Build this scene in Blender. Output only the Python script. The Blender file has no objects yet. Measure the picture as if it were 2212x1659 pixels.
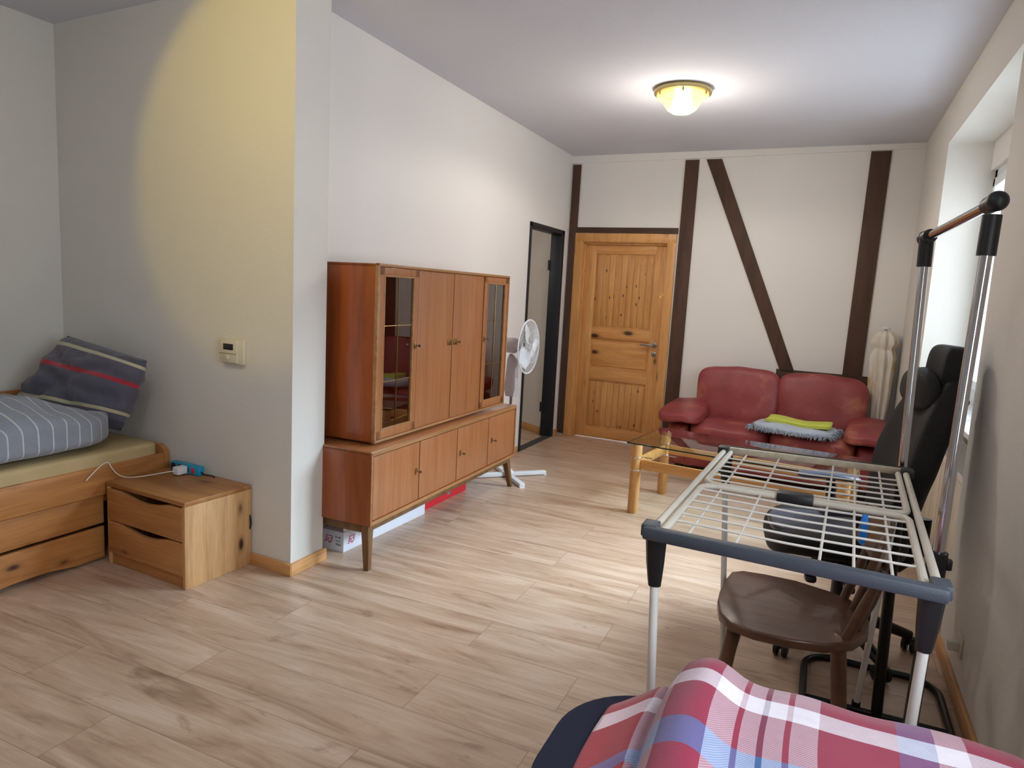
import bpy, bmesh, math, random
from mathutils import Vector, Matrix, noise
PI = math.pi
random.seed(7)
SC = bpy.context.scene
COL = SC.collection

# ------------------------------------------------------------------ camera
cam_d = bpy.data.cameras.new('camera'); cam = bpy.data.objects.new('camera', cam_d); COL.objects.link(cam)
def cam_matrix(pitch, yaw, roll):
    cy, sy, cx, sx, cz, sz = math.cos(yaw), math.sin(yaw), math.cos(pitch), math.sin(pitch), math.cos(roll), math.sin(roll)
    Y = Matrix(((cy, -sy, 0), (sy, cy, 0), (0, 0, 1)))
    B = Matrix(((1, 0, 0), (0, 0, -1), (0, 1, 0)))
    P = Matrix(((1, 0, 0), (0, cx, -sx), (0, sx, cx)))
    R = Matrix(((cz, -sz, 0), (sz, cz, 0), (0, 0, 1)))
    W = R @ P @ B @ Y                       # world -> image axes (x right, y down, z forward)
    return (Matrix(((1, 0, 0), (0, -1, 0), (0, 0, -1))) @ W).transposed()
cam.matrix_world = Matrix.Translation((0, 0, 1.45)) @ cam_matrix(.1333, 2.7246 - PI, .0529).to_4x4()
cam_d.sensor_fit = 'HORIZONTAL'; cam_d.sensor_width = 36.0
cam_d.lens = 36.0 * 1497.5 / 2212.0
cam_d.clip_start = 0.02
SC.camera = cam

# ------------------------------------------------------------------ light and exposure
SC.view_settings.view_transform = 'Standard'; SC.view_settings.look = 'None'
SC.view_settings.gamma = 1.0; SC.view_settings.use_curve_mapping = False
SC.view_settings.exposure = 0.0
wd = bpy.data.worlds.new('overcast_sky'); SC.world = wd; wd.use_nodes = True
bg = wd.node_tree.nodes['Background']; bg.inputs[0].default_value = (.80, .90, 1.0, 1); bg.inputs[1].default_value = 4.4
def area(name, loc, rot, sx, sy, power, col):
    l = bpy.data.lights.new(name, 'AREA'); l.shape = 'RECTANGLE'; l.size = sx; l.size_y = sy; l.energy = power; l.color = col
    o = bpy.data.objects.new(name, l); o.location = loc; o.rotation_euler = rot; COL.objects.link(o); return o
# daylight outside the window in view, and added out-of-view fill beside the camera that brightens the blanket
wl = area('window_daylight', (3.4, 5.63, 4.0), (0, 0, 0), 3.0, 2.2, 1560, (.66, .84, 1.0))
wl.rotation_euler = (Vector((-.9, 3.7, .2)) - wl.location).to_track_quat('-Z', 'Y').to_euler()
area('added_side_fill', (0.97, 0.75, 1.60), (0, PI/2, 0), 1.2, 1.3, 16, (.84, .92, 1.0))
def lamp(name, kind, loc, power, col, r):
    l = bpy.data.lights.new(name, kind); l.energy = power; l.color = col; l.shadow_soft_size = r
    o = bpy.data.objects.new(name, l); o.location = loc; COL.objects.link(o); return o
lamp('second_ceiling_lamp_glow', 'POINT', (-1.62, .95, 2.62), 14, (1.0, .94, .86), .035)
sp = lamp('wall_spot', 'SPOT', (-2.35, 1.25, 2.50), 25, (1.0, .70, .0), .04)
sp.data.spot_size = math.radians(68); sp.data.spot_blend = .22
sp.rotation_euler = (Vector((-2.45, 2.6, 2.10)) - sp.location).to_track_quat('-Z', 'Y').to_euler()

# ------------------------------------------------------------------ materials
MATS = {}
def new_mat(name):
    m = bpy.data.materials.new(name); m.use_nodes = True; MATS[name] = m
    nt = m.node_tree; return m, nt, nt.nodes['Principled BSDF']
def lin(c):
    return tuple(((v/255)/12.92 if v/255 <= .04045 else ((v/255+.055)/1.055)**2.4) for v in c) + (1,)
def N(nt, t, **kw):
    n = nt.nodes.new(t)
    for k, v in kw.items(): setattr(n, k, v)
    return n
def coords(nt, scale=(1, 1, 1), kind='Object', rot=(0, 0, 0)):
    tc = N(nt, 'ShaderNodeTexCoord'); mp = N(nt, 'ShaderNodeMapping')
    mp.inputs['Scale'].default_value = scale; mp.inputs['Rotation'].default_value = rot
    nt.links.new(tc.outputs[kind], mp.inputs[0]); return mp.outputs[0]
def ramp(nt, stops, inp=None, mode='LINEAR'):
    r = N(nt, 'ShaderNodeValToRGB'); r.color_ramp.interpolation = mode
    e = r.color_ramp.elements
    while len(e) > 1: e.remove(e[-1])
    e[0].position = stops[0][0]; e[0].color = stops[0][1]
    for p, c in stops[1:]:
        x = e.new(p); x.color = c
    if inp is not None: nt.links.new(inp, r.inputs[0])
    return r.outputs[0]
def mix(nt, a, b, fac, blend='MIX'):
    m = N(nt, 'ShaderNodeMix', data_type='RGBA', blend_type=blend)
    for s, v in ((0, fac), (6, a), (7, b)):
        if hasattr(v, 'is_linked') or isinstance(v, bpy.types.NodeSocket): nt.links.new(v, m.inputs[s])
        else: m.inputs[s].default_value = v
    return m.outputs[2]
def noise_tex(nt, vec, scale, detail=3, rough=.5, dist=0):
    n = N(nt, 'ShaderNodeTexNoise'); n.inputs['Scale'].default_value = scale; n.inputs['Detail'].default_value = detail
    n.inputs['Roughness'].default_value = rough; n.inputs['Distortion'].default_value = dist
    nt.links.new(vec, n.inputs['Vector']); return n.outputs[0]
def bump(nt, h, bs, strength, dist=.01):
    b = N(nt, 'ShaderNodeBump'); b.inputs['Strength'].default_value = strength; b.inputs['Distance'].default_value = dist
    nt.links.new(h, b.inputs['Height']); nt.links.new(b.outputs[0], bs.inputs['Normal'])
def plain(name, rgb, rough=.5, metal=0, var=0.0, vs=8, bmp=0, bs_=60, coat=0, sheen=0):
    m, nt, b = new_mat(name); c = lin(rgb)
    b.inputs['Roughness'].default_value = rough; b.inputs['Metallic'].default_value = metal
    b.inputs['Coat Weight'].default_value = coat; b.inputs['Sheen Weight'].default_value = sheen
    v = coords(nt)
    n = noise_tex(nt, v, vs, 4)
    d = tuple(x*(1-var) for x in c[:3]) + (1,); l = tuple(min(1, x*(1+var)) for x in c[:3]) + (1,)
    nt.links.new(ramp(nt, [(.3, d), (.7, l)], n), b.inputs['Base Color'])
    if bmp: bump(nt, noise_tex(nt, v, bs_, 4), b, bmp)
    return m
def wood(name, light, dark, axis='Z', stretch=14, rough=.45, knots=0, boards=0, board_axis='X', scale=1.0, coat=0, knotcol=(70, 35, 15)):
    m, nt, b = new_mat(name); b.inputs['Roughness'].default_value = rough; b.inputs['Coat Weight'].default_value = coat
    k = {'X': (1, stretch, stretch), 'Y': (stretch, 1, stretch), 'Z': (stretch, stretch, 1)}[axis]
    v = coords(nt, k)
    n1 = noise_tex(nt, v, 1.3*scale, 6, .6, .6); n2 = noise_tex(nt, v, 6*scale, 5, .65)
    c1 = ramp(nt, [(.25, lin(dark)), (.55, lin(light)), (.8, tuple(min(1, x*1.12) for x in lin(light)[:3])+(1,))], n1)
    c2 = ramp(nt, [(.35, (.72, .68, .62, 1)), (.6, (1, 1, 1, 1))], n2)
    col = mix(nt, c1, c2, .55, 'MULTIPLY')
    if boards:
        w = N(nt, 'ShaderNodeTexVoronoi', voronoi_dimensions='1D', feature='F1')
        sx = N(nt, 'ShaderNodeSeparateXYZ'); nt.links.new(coords(nt), sx.inputs[0])
        ma = N(nt, 'ShaderNodeMath', operation='MULTIPLY'); ma.inputs[1].default_value = boards
        nt.links.new(sx.outputs['XYZ'.index(board_axis)], ma.inputs[0])
        fl = N(nt, 'ShaderNodeMath', operation='FLOOR'); nt.links.new(ma.outputs[0], fl.inputs[0])
        wn = N(nt, 'ShaderNodeTexWhiteNoise', noise_dimensions='1D'); nt.links.new(fl.outputs[0], wn.inputs['W'])
        col = mix(nt, col, ramp(nt, [(0, (.72, .68, .62, 1)), (1, (1, 1, 1, 1))], wn.outputs[0]), .6, 'MULTIPLY')
    if knots:
        kv = {'X': (.45, 1, 1), 'Y': (1, .45, 1), 'Z': (1, 1, .45)}[axis]
        vo = N(nt, 'ShaderNodeTexVoronoi', feature='F1'); vo.inputs['Scale'].default_value = knots
        nt.links.new(coords(nt, kv), vo.inputs['Vector'])
        rr = ramp(nt, [(.0, (1, 1, 1, 1)), (.10, (1, 1, 1, 1)), (.16, (.25, .25, .25, 1)), (.24, (0, 0, 0, 1))], vo.outputs['Distance'])
        sc = N(nt, 'ShaderNodeSeparateColor'); nt.links.new(vo.outputs['Color'], sc.inputs[0])
        gt = N(nt, 'ShaderNodeMath', operation='GREATER_THAN'); gt.inputs[1].default_value = .45; nt.links.new(sc.outputs[0], gt.inputs[0])
        mu = N(nt, 'ShaderNodeMath', operation='MULTIPLY'); nt.links.new(rr, mu.inputs[0]); nt.links.new(gt.outputs[0], mu.inputs[1])
        col = mix(nt, col, lin(knotcol), mu.outputs[0])
    nt.links.new(col, b.inputs['Base Color'])
    bump(nt, n2, b, .12, .004)
    return m
def plaster(name, rgb, bmp=.5, sc=150):
    m, nt, b = new_mat(name); b.inputs['Roughness'].default_value = .92
    v = coords(nt); c = lin(rgb)
    n = noise_tex(nt, v, 1.1, 3)
    nt.links.new(ramp(nt, [(.3, tuple(x*.96 for x in c[:3])+(1,)), (.7, c)], n), b.inputs['Base Color'])
    bump(nt, noise_tex(nt, v, sc, 3, .55), b, bmp, .004)
    return m
def clear_glass(name, tint, refl=.12):
    m, nt, b = new_mat(name); nt.nodes.remove(b); out = nt.nodes['Material Output']
    t = N(nt, 'ShaderNodeBsdfTransparent'); t.inputs[0].default_value = tint
    g = N(nt, 'ShaderNodeBsdfGlossy'); g.inputs['Roughness'].default_value = .02
    f = N(nt, 'ShaderNodeFresnel'); f.inputs[0].default_value = 1.5
    a = N(nt, 'ShaderNodeMath', operation='ADD'); a.inputs[1].default_value = refl; nt.links.new(f.outputs[0], a.inputs[0])
    ge = N(nt, 'ShaderNodeNewGeometry'); iv = N(nt, 'ShaderNodeMath', operation='SUBTRACT'); iv.inputs[0].default_value = 1; nt.links.new(ge.outputs['Backfacing'], iv.inputs[1])
    mu = N(nt, 'ShaderNodeMath', operation='MULTIPLY'); nt.links.new(a.outputs[0], mu.inputs[0]); nt.links.new(iv.outputs[0], mu.inputs[1]); a = mu
    s = N(nt, 'ShaderNodeMixShader'); nt.links.new(a.outputs[0], s.inputs[0]); nt.links.new(t.outputs[0], s.inputs[1]); nt.links.new(g.outputs[0], s.inputs[2])
    nt.links.new(s.outputs[0], out.inputs[0]); return m

plaster('wall_white', (226, 222, 214)); plaster('ceiling_white', (214, 215, 223), .5, 120)
plaster('wall_smooth', (234, 230, 226), .15, 200)
PINE = wood('pine', (214, 158, 98), (186, 122, 66), 'Y', knots=7, boards=7, board_axis='Z')
wood('pine_bed', (190, 130, 74), (160, 100, 52), 'Y', knots=8)
wood('pine_vertical', (222, 176, 124), (200, 150, 100), 'Z', knots=8, boards=9, board_axis='Y', rough=.5)
wood('pine_horizontal', (196, 138, 84), (168, 112, 62), 'X', knots=10, rough=.5)
wood('pine_top', (186, 130, 76), (150, 96, 52), 'X', knots=5, rough=.45, boards=8, board_axis='Y')
wood('door_pine', (216, 158, 94), (194, 130, 68), 'Z', knots=22, boards=14, board_axis='X', rough=.38, coat=.2)
wood('door_pine_plain', (220, 162, 98), (200, 138, 76), 'Z', knots=7, rough=.38, coat=.2)
wood('door_pine_cross', (212, 152, 88), (190, 126, 66), 'X', knots=6, rough=.38, coat=.2)
wood('skirting_pine', (214, 160, 104), (190, 132, 78), 'X', knots=4, rough=.4)
wood('skirting_pine_deep', (214, 160, 104), (190, 132, 78), 'Y', knots=4, rough=.4)
wood('teak', (168, 110, 68), (150, 90, 50), 'Z', 26, .38, coat=.25)
wood('teak_side', (156, 78, 30), (118, 54, 20), 'Z', 9, .34, coat=.35)
wood('teak_edge', (170, 122, 76), (140, 96, 56), 'Y', 18, .42, coat=.2)
wood('teak_top', (170, 110, 68), (146, 88, 50), 'Y', 18, .32, coat=.4)
wood('walnut_leg', (120, 84, 48), (86, 56, 30), 'Z', 14, .5)
wood('beech', (214, 160, 96), (192, 134, 72), 'X', 10, .4, coat=.2)
wood('beech_leg', (210, 156, 96), (186, 130, 70), 'Z', 10, .4, coat=.2)
wood('chair_wood', (96, 64, 46), (68, 42, 30), 'X', 12, .35, coat=.3)
wood('beam_wood', (82, 56, 42), (56, 36, 27), 'Z', 8, .7, knots=3, knotcol=(24, 14, 10))
wood('beam_wood_cross', (80, 54, 41), (54, 35, 26), 'X', 8, .7, knots=3, knotcol=(24, 14, 10))
plain('black_plastic', (20, 20, 22), .45, 0, .1, bmp=.05)
plain('charcoal_plastic', (62, 68, 78), .5, 0, .12, bmp=.1, bs_=200)
plain('black_metal', (14, 14, 16), .35, .3)
plain('dark_frame', (22, 26, 34), .5)
plain('white_enamel', (222, 218, 212), .35, 0, .03)
plain('cream_enamel', (206, 198, 184), .4, 0, .08)
plain('rusty_white', (196, 184, 162), .5, 0, .2, vs=30)
plain('wire_white', (214, 208, 200), .4)
plain('chrome', (200, 200, 205), .12, 1)
plain('steel', (150, 148, 145), .3, 1)
plain('brass', (170, 140, 84), .3, 1)
plain('white_plastic', (226, 228, 232), .4)
plain('fan_grey', (196, 186, 186), .4)
plain('frame_white', (228, 232, 234), .35)
plain('thermo_plastic', (216, 208, 186), .5)
plain('screen_dark', (28, 20, 22), .15)
plain('navy_fabric', (15, 20, 44), .9, 0, .15, bmp=.3, bs_=300)
plain('black_fabric', (13, 13, 15), .7, 0, .1, bmp=.2, bs_=200)
plain('seat_fabric', (58, 66, 84), .38, 0, .12, bmp=.1)
plain('sheet', (190, 166, 122), .9, 0, .06, bmp=.2, bs_=12)
plain('grey_rubber', (60, 62, 64), .8)
plain('blue_plastic', (28, 150, 190), .4)
plain('peg_blue', (24, 110, 190), .4)
plain('carton', (226, 230, 240), .55, 0, .02)
plain('carton_red', (214, 40, 52), .5, 0, .03)
plain('print_red', (196, 30, 78), .6)
plain('print_grey', (120, 122, 130), .6)
plain('cable_white', (232, 226, 220), .5)
plain('radiator_white', (214, 206, 190), .4)
plain('fleece_grey', (176, 186, 202), .95, 0, .06, bmp=.6, bs_=80, sheen=.4)
plain('fleece_fringe', (150, 160, 178), .95, 0, .1)
plain('lime_cloth', (206, 214, 92), .95, 0, .05, bmp=.4, bs_=120)
plain('door_leaf', (190, 182, 172), .6, 0, .03)
plain('outside_white', (235, 240, 245), .9)
plain('brass_trim', (176, 160, 110), .35, .8)

# sofa leather with worn patches
m, nt, b = new_mat('oxblood_leather'); v = coords(nt)
c = ramp(nt, [(.35, lin((132, 50, 54))), (.54, lin((150, 66, 66))), (.70, lin((188, 120, 92)))], noise_tex(nt, v, 3.2, 5, .6))
nt.links.new(c, b.inputs['Base Color']); b.inputs['Roughness'].default_value = .46
bump(nt, noise_tex(nt, v, 26, 5, .6), b, .18, .006)

# laminate floor: planks along X
m, nt, b = new_mat('laminate_floor')
v = coords(nt); br = N(nt, 'ShaderNodeTexBrick'); br.offset = .37; br.offset_frequency = 2
mp = N(nt, 'ShaderNodeMapping'); mp.inputs['Location'].default_value = (.72, .035, 0); nt.links.new(v, mp.inputs[0]); nt.links.new(mp.outputs[0], br.inputs['Vector'])
br.inputs['Scale'].default_value = 1; br.inputs['Brick Width'].default_value = 1.285; br.inputs['Row Height'].default_value = .243
br.inputs['Mortar Size'].default_value = .0010; br.inputs['Mortar Smooth'].default_value = .2
br.inputs['Color1'].default_value = (0, 0, 0, 1); br.inputs['Color2'].default_value = (1, 1, 1, 1); br.inputs['Mortar'].default_value = (.5, .5, .5, 1); br.inputs['Bias'].default_value = 0
# shift the grain per plank
ad = N(nt, 'ShaderNodeVectorMath', operation='MULTIPLY_ADD'); ad.inputs[1].default_value = (9, 3, 5)
nt.links.new(br.outputs['Color'], ad.inputs[0]); nt.links.new(v, ad.inputs[2])
mg = N(nt, 'ShaderNodeMapping'); mg.inputs['Scale'].default_value = (1, 7, 1); nt.links.new(ad.outputs[0], mg.inputs[0])
g1 = noise_tex(nt, mg.outputs[0], 1.5, 6, .62, 1.1)
mg2 = N(nt, 'ShaderNodeMapping'); mg2.inputs['Scale'].default_value = (1.4, 34, 1); nt.links.new(ad.outputs[0], mg2.inputs[0])
g2 = noise_tex(nt, mg2.outputs[0], 2.4, 5, .7, .3)
mg3 = N(nt, 'ShaderNodeMapping'); mg3.inputs['Scale'].default_value = (2.0, 6, 1); nt.links.new(ad.outputs[0], mg3.inputs[0])
g3 = noise_tex(nt, mg3.outputs[0], 1.4, 4, .7, .6)
c = ramp(nt, [(.26, lin((150, 120, 98))), (.42, lin((186, 156, 131))), (.60, lin((206, 178, 155))), (.8, lin((218, 194, 175)))], g1)
c = mix(nt, c, ramp(nt, [(.3, (.70, .66, .62, 1)), (.6, (1, 1, 1, 1))], g2), .5, 'MULTIPLY')
c = mix(nt, c, ramp(nt, [(.26, (.50, .42, .37, 1)), (.40, (1, 1, 1, 1))], g3), .8, 'MULTIPLY')
c = mix(nt, c, ramp(nt, [(0, (.93, .92, .90, 1)), (1, (1, 1, 1, 1))], br.outputs['Color']), .8, 'MULTIPLY')
c = mix(nt, c, lin((122, 92, 68)), br.outputs['Fac'])
nt.links.new(c, b.inputs['Base Color']); b.inputs['Roughness'].default_value = .34
b.inputs['Specular IOR Level'].default_value = .6
bump(nt, g2, b, .08, .003)

def fabric_bands(name, base, bands, axis, rough=.9, extra_bump=.4, rep=0):
    """bands: list of (position, rgb) along the UV axis, constant colour"""
    m, nt, b = new_mat(name); b.inputs['Roughness'].default_value = rough
    uv = N(nt, 'ShaderNodeUVMap'); sx = N(nt, 'ShaderNodeSeparateXYZ'); nt.links.new(uv.outputs[0], sx.inputs[0])
    src = sx.outputs[axis]
    if rep:
        mu = N(nt, 'ShaderNodeMath', operation='MULTIPLY'); mu.inputs[1].default_value = rep; nt.links.new(src, mu.inputs[0])
        fr = N(nt, 'ShaderNodeMath', operation='FRACT'); nt.links.new(mu.outputs[0], fr.inputs[0]); src = fr.outputs[0]
    c = ramp(nt, [(p, lin(q)) for p, q in bands], src, 'CONSTANT')
    v = coords(nt); n = noise_tex(nt, v, 14, 4)
    c = mix(nt, c, ramp(nt, [(.3, (.86, .86, .88, 1)), (.7, (1, 1, 1, 1))], n), .6, 'MULTIPLY')
    nt.links.new(c, b.inputs['Base Color']); b.inputs['Sheen Weight'].default_value = .2
    bump(nt, noise_tex(nt, v, 7, 5, .6, .8), b, extra_bump, .03)
    return m
G = (88, 86, 100)
fabric_bands('pillow_fabric', G, [(0, (70, 68, 80)), (.12, G), (.20, (196, 186, 150)), (.245, G), (.60, (176, 46, 58)), (.655, (96, 92, 106)), (.86, (196, 190, 160)), (.905, G)], 1, extra_bump=.7)
fabric_bands('duvet_fabric', None, [(0, (142, 146, 156)), (.90, (200, 200, 200))], 0, extra_bump=.8, rep=27)

# plaid: warp colours x weft colours
m, nt, b = new_mat('plaid_wool'); b.inputs['Roughness'].default_value = .95; b.inputs['Sheen Weight'].default_value = .3
RD, WH, BU, NV, OR = (152, 30, 66), (240, 232, 242), (58, 118, 180), (44, 38, 74), (190, 84, 66)
uv = N(nt, 'ShaderNodeUVMap'); sx = N(nt, 'ShaderNodeSeparateXYZ'); nt.links.new(uv.outputs[0], sx.inputs[0])
cols = [(0, OR), (.115, WH), (.168, RD), (.249, WH), (.300, RD), (.310, WH), (.346, NV), (.358, WH), (.394, RD), (.404, WH), (.456, RD), (.60, BU), (.665, WH), (.72, RD), (.9, WH)]
rows = [(0, BU), (.1, RD), (.391, WH), (.442, RD), (.558, BU), (.626, RD), (.69, WH), (.76, RD), (.9, BU)]
cu = ramp(nt, [(p, lin(q)) for p, q in cols], sx.outputs[0], 'CONSTANT')
rv = ramp(nt, [(p, lin(q)) for p, q in rows], sx.outputs[1], 'CONSTANT')
wv = N(nt, 'ShaderNodeTexWave', wave_type='BANDS', bands_direction='DIAGONAL'); wv.inputs['Scale'].default_value = 110
nt.links.new(uv.outputs[0], wv.inputs['Vector'])
fac = ramp(nt, [(.3, (.54, .54, .54, 1)), (.7, (.74, .74, .74, 1))], wv.outputs[0])
c = mix(nt, cu, rv, fac); v = coords(nt)
c = mix(nt, c, ramp(nt, [(.3, (.85, .85, .87, 1)), (.7, (1, 1, 1, 1))], noise_tex(nt, v, 40, 4)), .6, 'MULTIPLY')
nt.links.new(c, b.inputs['Base Color'])
bump(nt, noise_tex(nt, v, 420, 2), b, .35, .002)

# stained parasol cloth
m, nt, b = new_mat('parasol_cloth'); v = coords(nt, (1, 1, .35))
c = ramp(nt, [(.48, lin((226, 220, 210))), (.58, lin((214, 202, 182))), (.66, lin((190, 142, 52))), (.76, lin((130, 96, 52)))], noise_tex(nt, v, 7, 4, .6))
nt.links.new(c, b.inputs['Base Color']); b.inputs['Roughness'].default_value = .8
clear_glass('window_glass', (1, 1, 1, 1), .02)
clear_glass('table_glass', (.93, .97, .955, 1), .03)
clear_glass('cabinet_glass', (.84, .70, .70, 1), .16)
m, nt, b = new_mat('glass_edge'); b.inputs['Base Color'].default_value = lin((24, 44, 42)); b.inputs['Roughness'].default_value = .1
m, nt, b = new_mat('lit_shade'); b.inputs['Base Color'].default_value = lin((250, 226, 160))
b.inputs['Emission Color'].default_value = (1, .70, .26, 1); b.inputs['Emission Strength'].default_value = 1.0; b.inputs['Roughness'].default_value = .3
tr = N(nt, 'ShaderNodeBsdfTransparent'); tr.inputs[0].default_value = (1, .95, .8, 1); ms = N(nt, 'ShaderNodeMixShader'); ms.inputs[0].default_value = .28
nt.links.new(b.outputs[0], ms.inputs[1]); nt.links.new(tr.outputs[0], ms.inputs[2]); nt.links.new(ms.outputs[0], nt.nodes['Material Output'].inputs[0])
m, nt, b = new_mat('lit_bulb'); b.inputs['Emission Color'].default_value = (1, .93, .72, 1); b.inputs['Emission Strength'].default_value = 14

# ------------------------------------------------------------------ mesh helpers
class MB:
    """collects shapes; build() links them as one mesh object"""
    def __init__(s): s.bm = bmesh.new(); s.uv = None
    def box(s, x0, x1, y0, y1, z0, z1, bev=0, M=None, seg=2):
        t = bmesh.new(); bmesh.ops.create_cube(t, size=1)
        for v in t.verts: v.co = Vector((x0+(x1-x0)*(v.co.x+.5), y0+(y1-y0)*(v.co.y+.5), z0+(z1-z0)*(v.co.z+.5)))
        if bev: bmesh.ops.bevel(t, geom=t.edges[:], offset=bev, segments=seg, profile=.5, affect='EDGES')
        return s.add(t, M)
    def add(s, t, M=None):
        if M is not None: bmesh.ops.transform(t, matrix=M, verts=t.verts)
        me = bpy.data.meshes.new('tmp'); t.to_mesh(me); t.free(); s.bm.from_mesh(me); bpy.data.meshes.remove(me); return s
    def cbox(s, c, size, bev=0, M=None, rot=None, seg=2):
        a, b_, d = (q/2 for q in size)
        MM = Matrix.Translation(c) @ (rot.to_4x4() if rot is not None else Matrix())
        if M is not None: MM = M @ MM
        return s.box(-a, a, -b_, b_, -d, d, bev, MM, seg)
    def tube(s, pts, r, seg=10, closed=False, cap=True, flat=1.0):
        P = [Vector(p) for p in pts]; n = len(P); rr = r if isinstance(r, (list, tuple)) else [r]*n
        t = bmesh.new(); rings = []; prev = None
        for i in range(n):
            a = P[(i-1) % n] if (i or closed) else P[0]; c = P[(i+1) % n] if (i < n-1 or closed) else P[-1]
            d = (c-a).normalized()
            if prev is None:
                u = d.cross(Vector((0, 0, 1)));
                if u.length < .1: u = d.cross(Vector((0, 1, 0)))
            else: u = prev - d*prev.dot(d)
            u.normalize(); w = d.cross(u); prev = u
            rings.append([t.verts.new(P[i] + (u*math.cos(2*PI*k/seg) + w*math.sin(2*PI*k/seg)*flat)*rr[i]) for k in range(seg)])
        for i in range(n if closed else n-1):
            A, B_ = rings[i], rings[(i+1) % n]
            for k in range(seg): t.faces.new((A[k], A[(k+1) % seg], B_[(k+1) % seg], B_[k]))
        if cap and not closed:
            t.faces.new(rings[0][::-1]); t.faces.new(rings[-1])
        return s.add(t)
    def lathe(s, prof, seg=32, M=None):
        t = bmesh.new(); rings = []
        for r, z in prof:
            rings.append([t.verts.new((max(r, 1e-4)*math.cos(2*PI*k/seg), max(r, 1e-4)*math.sin(2*PI*k/seg), z)) for k in range(seg)])
        for A, B_ in zip(rings, rings[1:]):
            for k in range(seg): t.faces.new((A[k], A[(k+1) % seg], B_[(k+1) % seg], B_[k]))
        t.faces.new(rings[0][::-1]); t.faces.new(rings[-1])
        return s.add(t, M)
    def prism(s, poly, d, bev=0, M=None, seg=2):
        """poly: (x,y) outline, extruded along z by d"""
        t = bmesh.new(); A = [t.verts.new((x, y, 0)) for x, y in poly]; B_ = [t.verts.new((x, y, d)) for x, y in poly]
        n = len(poly); t.faces.new(A[::-1]); t.faces.new(B_)
        for k in range(n): t.faces.new((A[k], A[(k+1) % n], B_[(k+1) % n], B_[k]))
        if bev:
            e = [x for x in t.edges if abs(x.verts[0].co.z-x.verts[1].co.z) < 1e-6]
            bmesh.ops.bevel(t, geom=e, offset=bev, segments=seg, profile=.5, affect='EDGES')
        return s.add(t, M)
    def blob(s, size, p=4, n=12, f=None, M=None):
        """soft rounded box; f(v) may displace the unit-cube based position"""
        t = bmesh.new(); vs = {}
        def V(c):
            k = tuple(round(q, 5) for q in c)
            if k not in vs:
                nn = (abs(c[0])**p + abs(c[1])**p + abs(c[2])**p)**(1/p); q = Vector(c)/nn
                q = Vector((q.x*size[0]/2, q.y*size[1]/2, q.z*size[2]/2))
                if f: q = f(q)
                vs[k] = t.verts.new(q)
            return vs[k]
        L = [-1+2*i/n for i in range(n+1)]
        for ax in range(3):
            for sg in (-1, 1):
                for i in range(n):
                    for j in range(n):
                        q = []
                        for a, b_ in ((i, j), (i+1, j), (i+1, j+1), (i, j+1)):
                            c = [0, 0, 0]; c[ax] = sg; c[(ax+1) % 3] = L[a]; c[(ax+2) % 3] = L[b_]; q.append(V(c))
                        t.faces.new(q if sg > 0 else q[::-1])
        return s.add(t, M)
    def grid(s, fn, nu, nv, uvf=None, thick=0):
        """surface fn(u,v)->Vector for u,v in 0..1"""
        uvl = s.bm.loops.layers.uv.verify()
        R = [[s.bm.verts.new(fn(i/nu, j/nv)) for j in range(nv+1)] for i in range(nu+1)]
        for i in range(nu):
            for j in range(nv):
                f = s.bm.faces.new((R[i][j], R[i+1][j], R[i+1][j+1], R[i][j+1]))
                for l, (a, b_) in zip(f.loops, ((i, j), (i+1, j), (i+1, j+1), (i, j+1))):
                    l[uvl].uv = uvf(a/nu, b_/nv) if uvf else (a/nu, b_/nv)
        return s
    def build(s, name, mat, parent=None, angle=40, solid=0, sub=0, label=None):
        me = bpy.data.meshes.new(name); bmesh.ops.recalc_face_normals(s.bm, faces=s.bm.faces[:]) if not s.bm.loops.layers.uv else None
        s.bm.to_mesh(me); s.bm.free()
        me.polygons.foreach_set('use_smooth', [True]*len(me.polygons)); me.set_sharp_from_angle(angle=math.radians(angle))
        me.materials.append(MATS[mat]); o = bpy.data.objects.new(name, me); COL.objects.link(o)
        if parent is not None: o.parent = parent
        if solid:
            md = o.modifiers.new('solid', 'SOLIDIFY'); md.thickness = solid; md.offset = -1
        if sub:
            md = o.modifiers.new('sub', 'SUBSURF'); md.levels = sub; md.render_levels = sub
        if label: o['label'] = label
        return o
def tag(o, label, cat, group=None):
    o['label'] = label; o['category'] = cat
    if group: o['group'] = group
    return o
def thing(name, label, cat, loc=(0, 0, 0), rotz=0, group=None):
    o = bpy.data.objects.new(name, None); COL.objects.link(o); o.empty_display_size = .1
    o.location = loc; o.rotation_euler = (0, 0, rotz); return tag(o, label, cat, group)
def struct(o): o['kind'] = 'structure'; return o
def solo(o, loc, rot=(0, 0, 0)): o.location = loc; o.rotation_euler = rot; return o
def arc(c, r, a0, a1, n, z=0):
    return [(c[0]+r*math.cos(a0+(a1-a0)*i/n), c[1]+r*math.sin(a0+(a1-a0)*i/n), z) for i in range(n+1)]
def bez(p0, p1, p2, p3, n=12):
    p0, p1, p2, p3 = map(Vector, (p0, p1, p2, p3))
    return [p0*(1-t)**3 + p1*3*t*(1-t)**2 + p2*3*t*t*(1-t) + p3*t**3 for t in [i/n for i in range(n+1)]]
def rot_axis(a, ax): return Matrix.Rotation(a, 3, ax)

H = 2.80          # ceiling height
# ================================================================== THE SETTING
struct(MB().box(-5.3, 1.1, -2.5, 9.2, -.06, 0).build('floor', 'laminate_floor'))
struct(MB().box(-4.3, 1.1, -2.5, 7.0, H, H+.1).build('ceiling', 'ceiling_white'))
# wall on the left, behind the bed
struct(MB().box(-4.24, -4.12, -2.5, 2.78, 0, H).build('wall_left', 'wall_white'))
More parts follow.
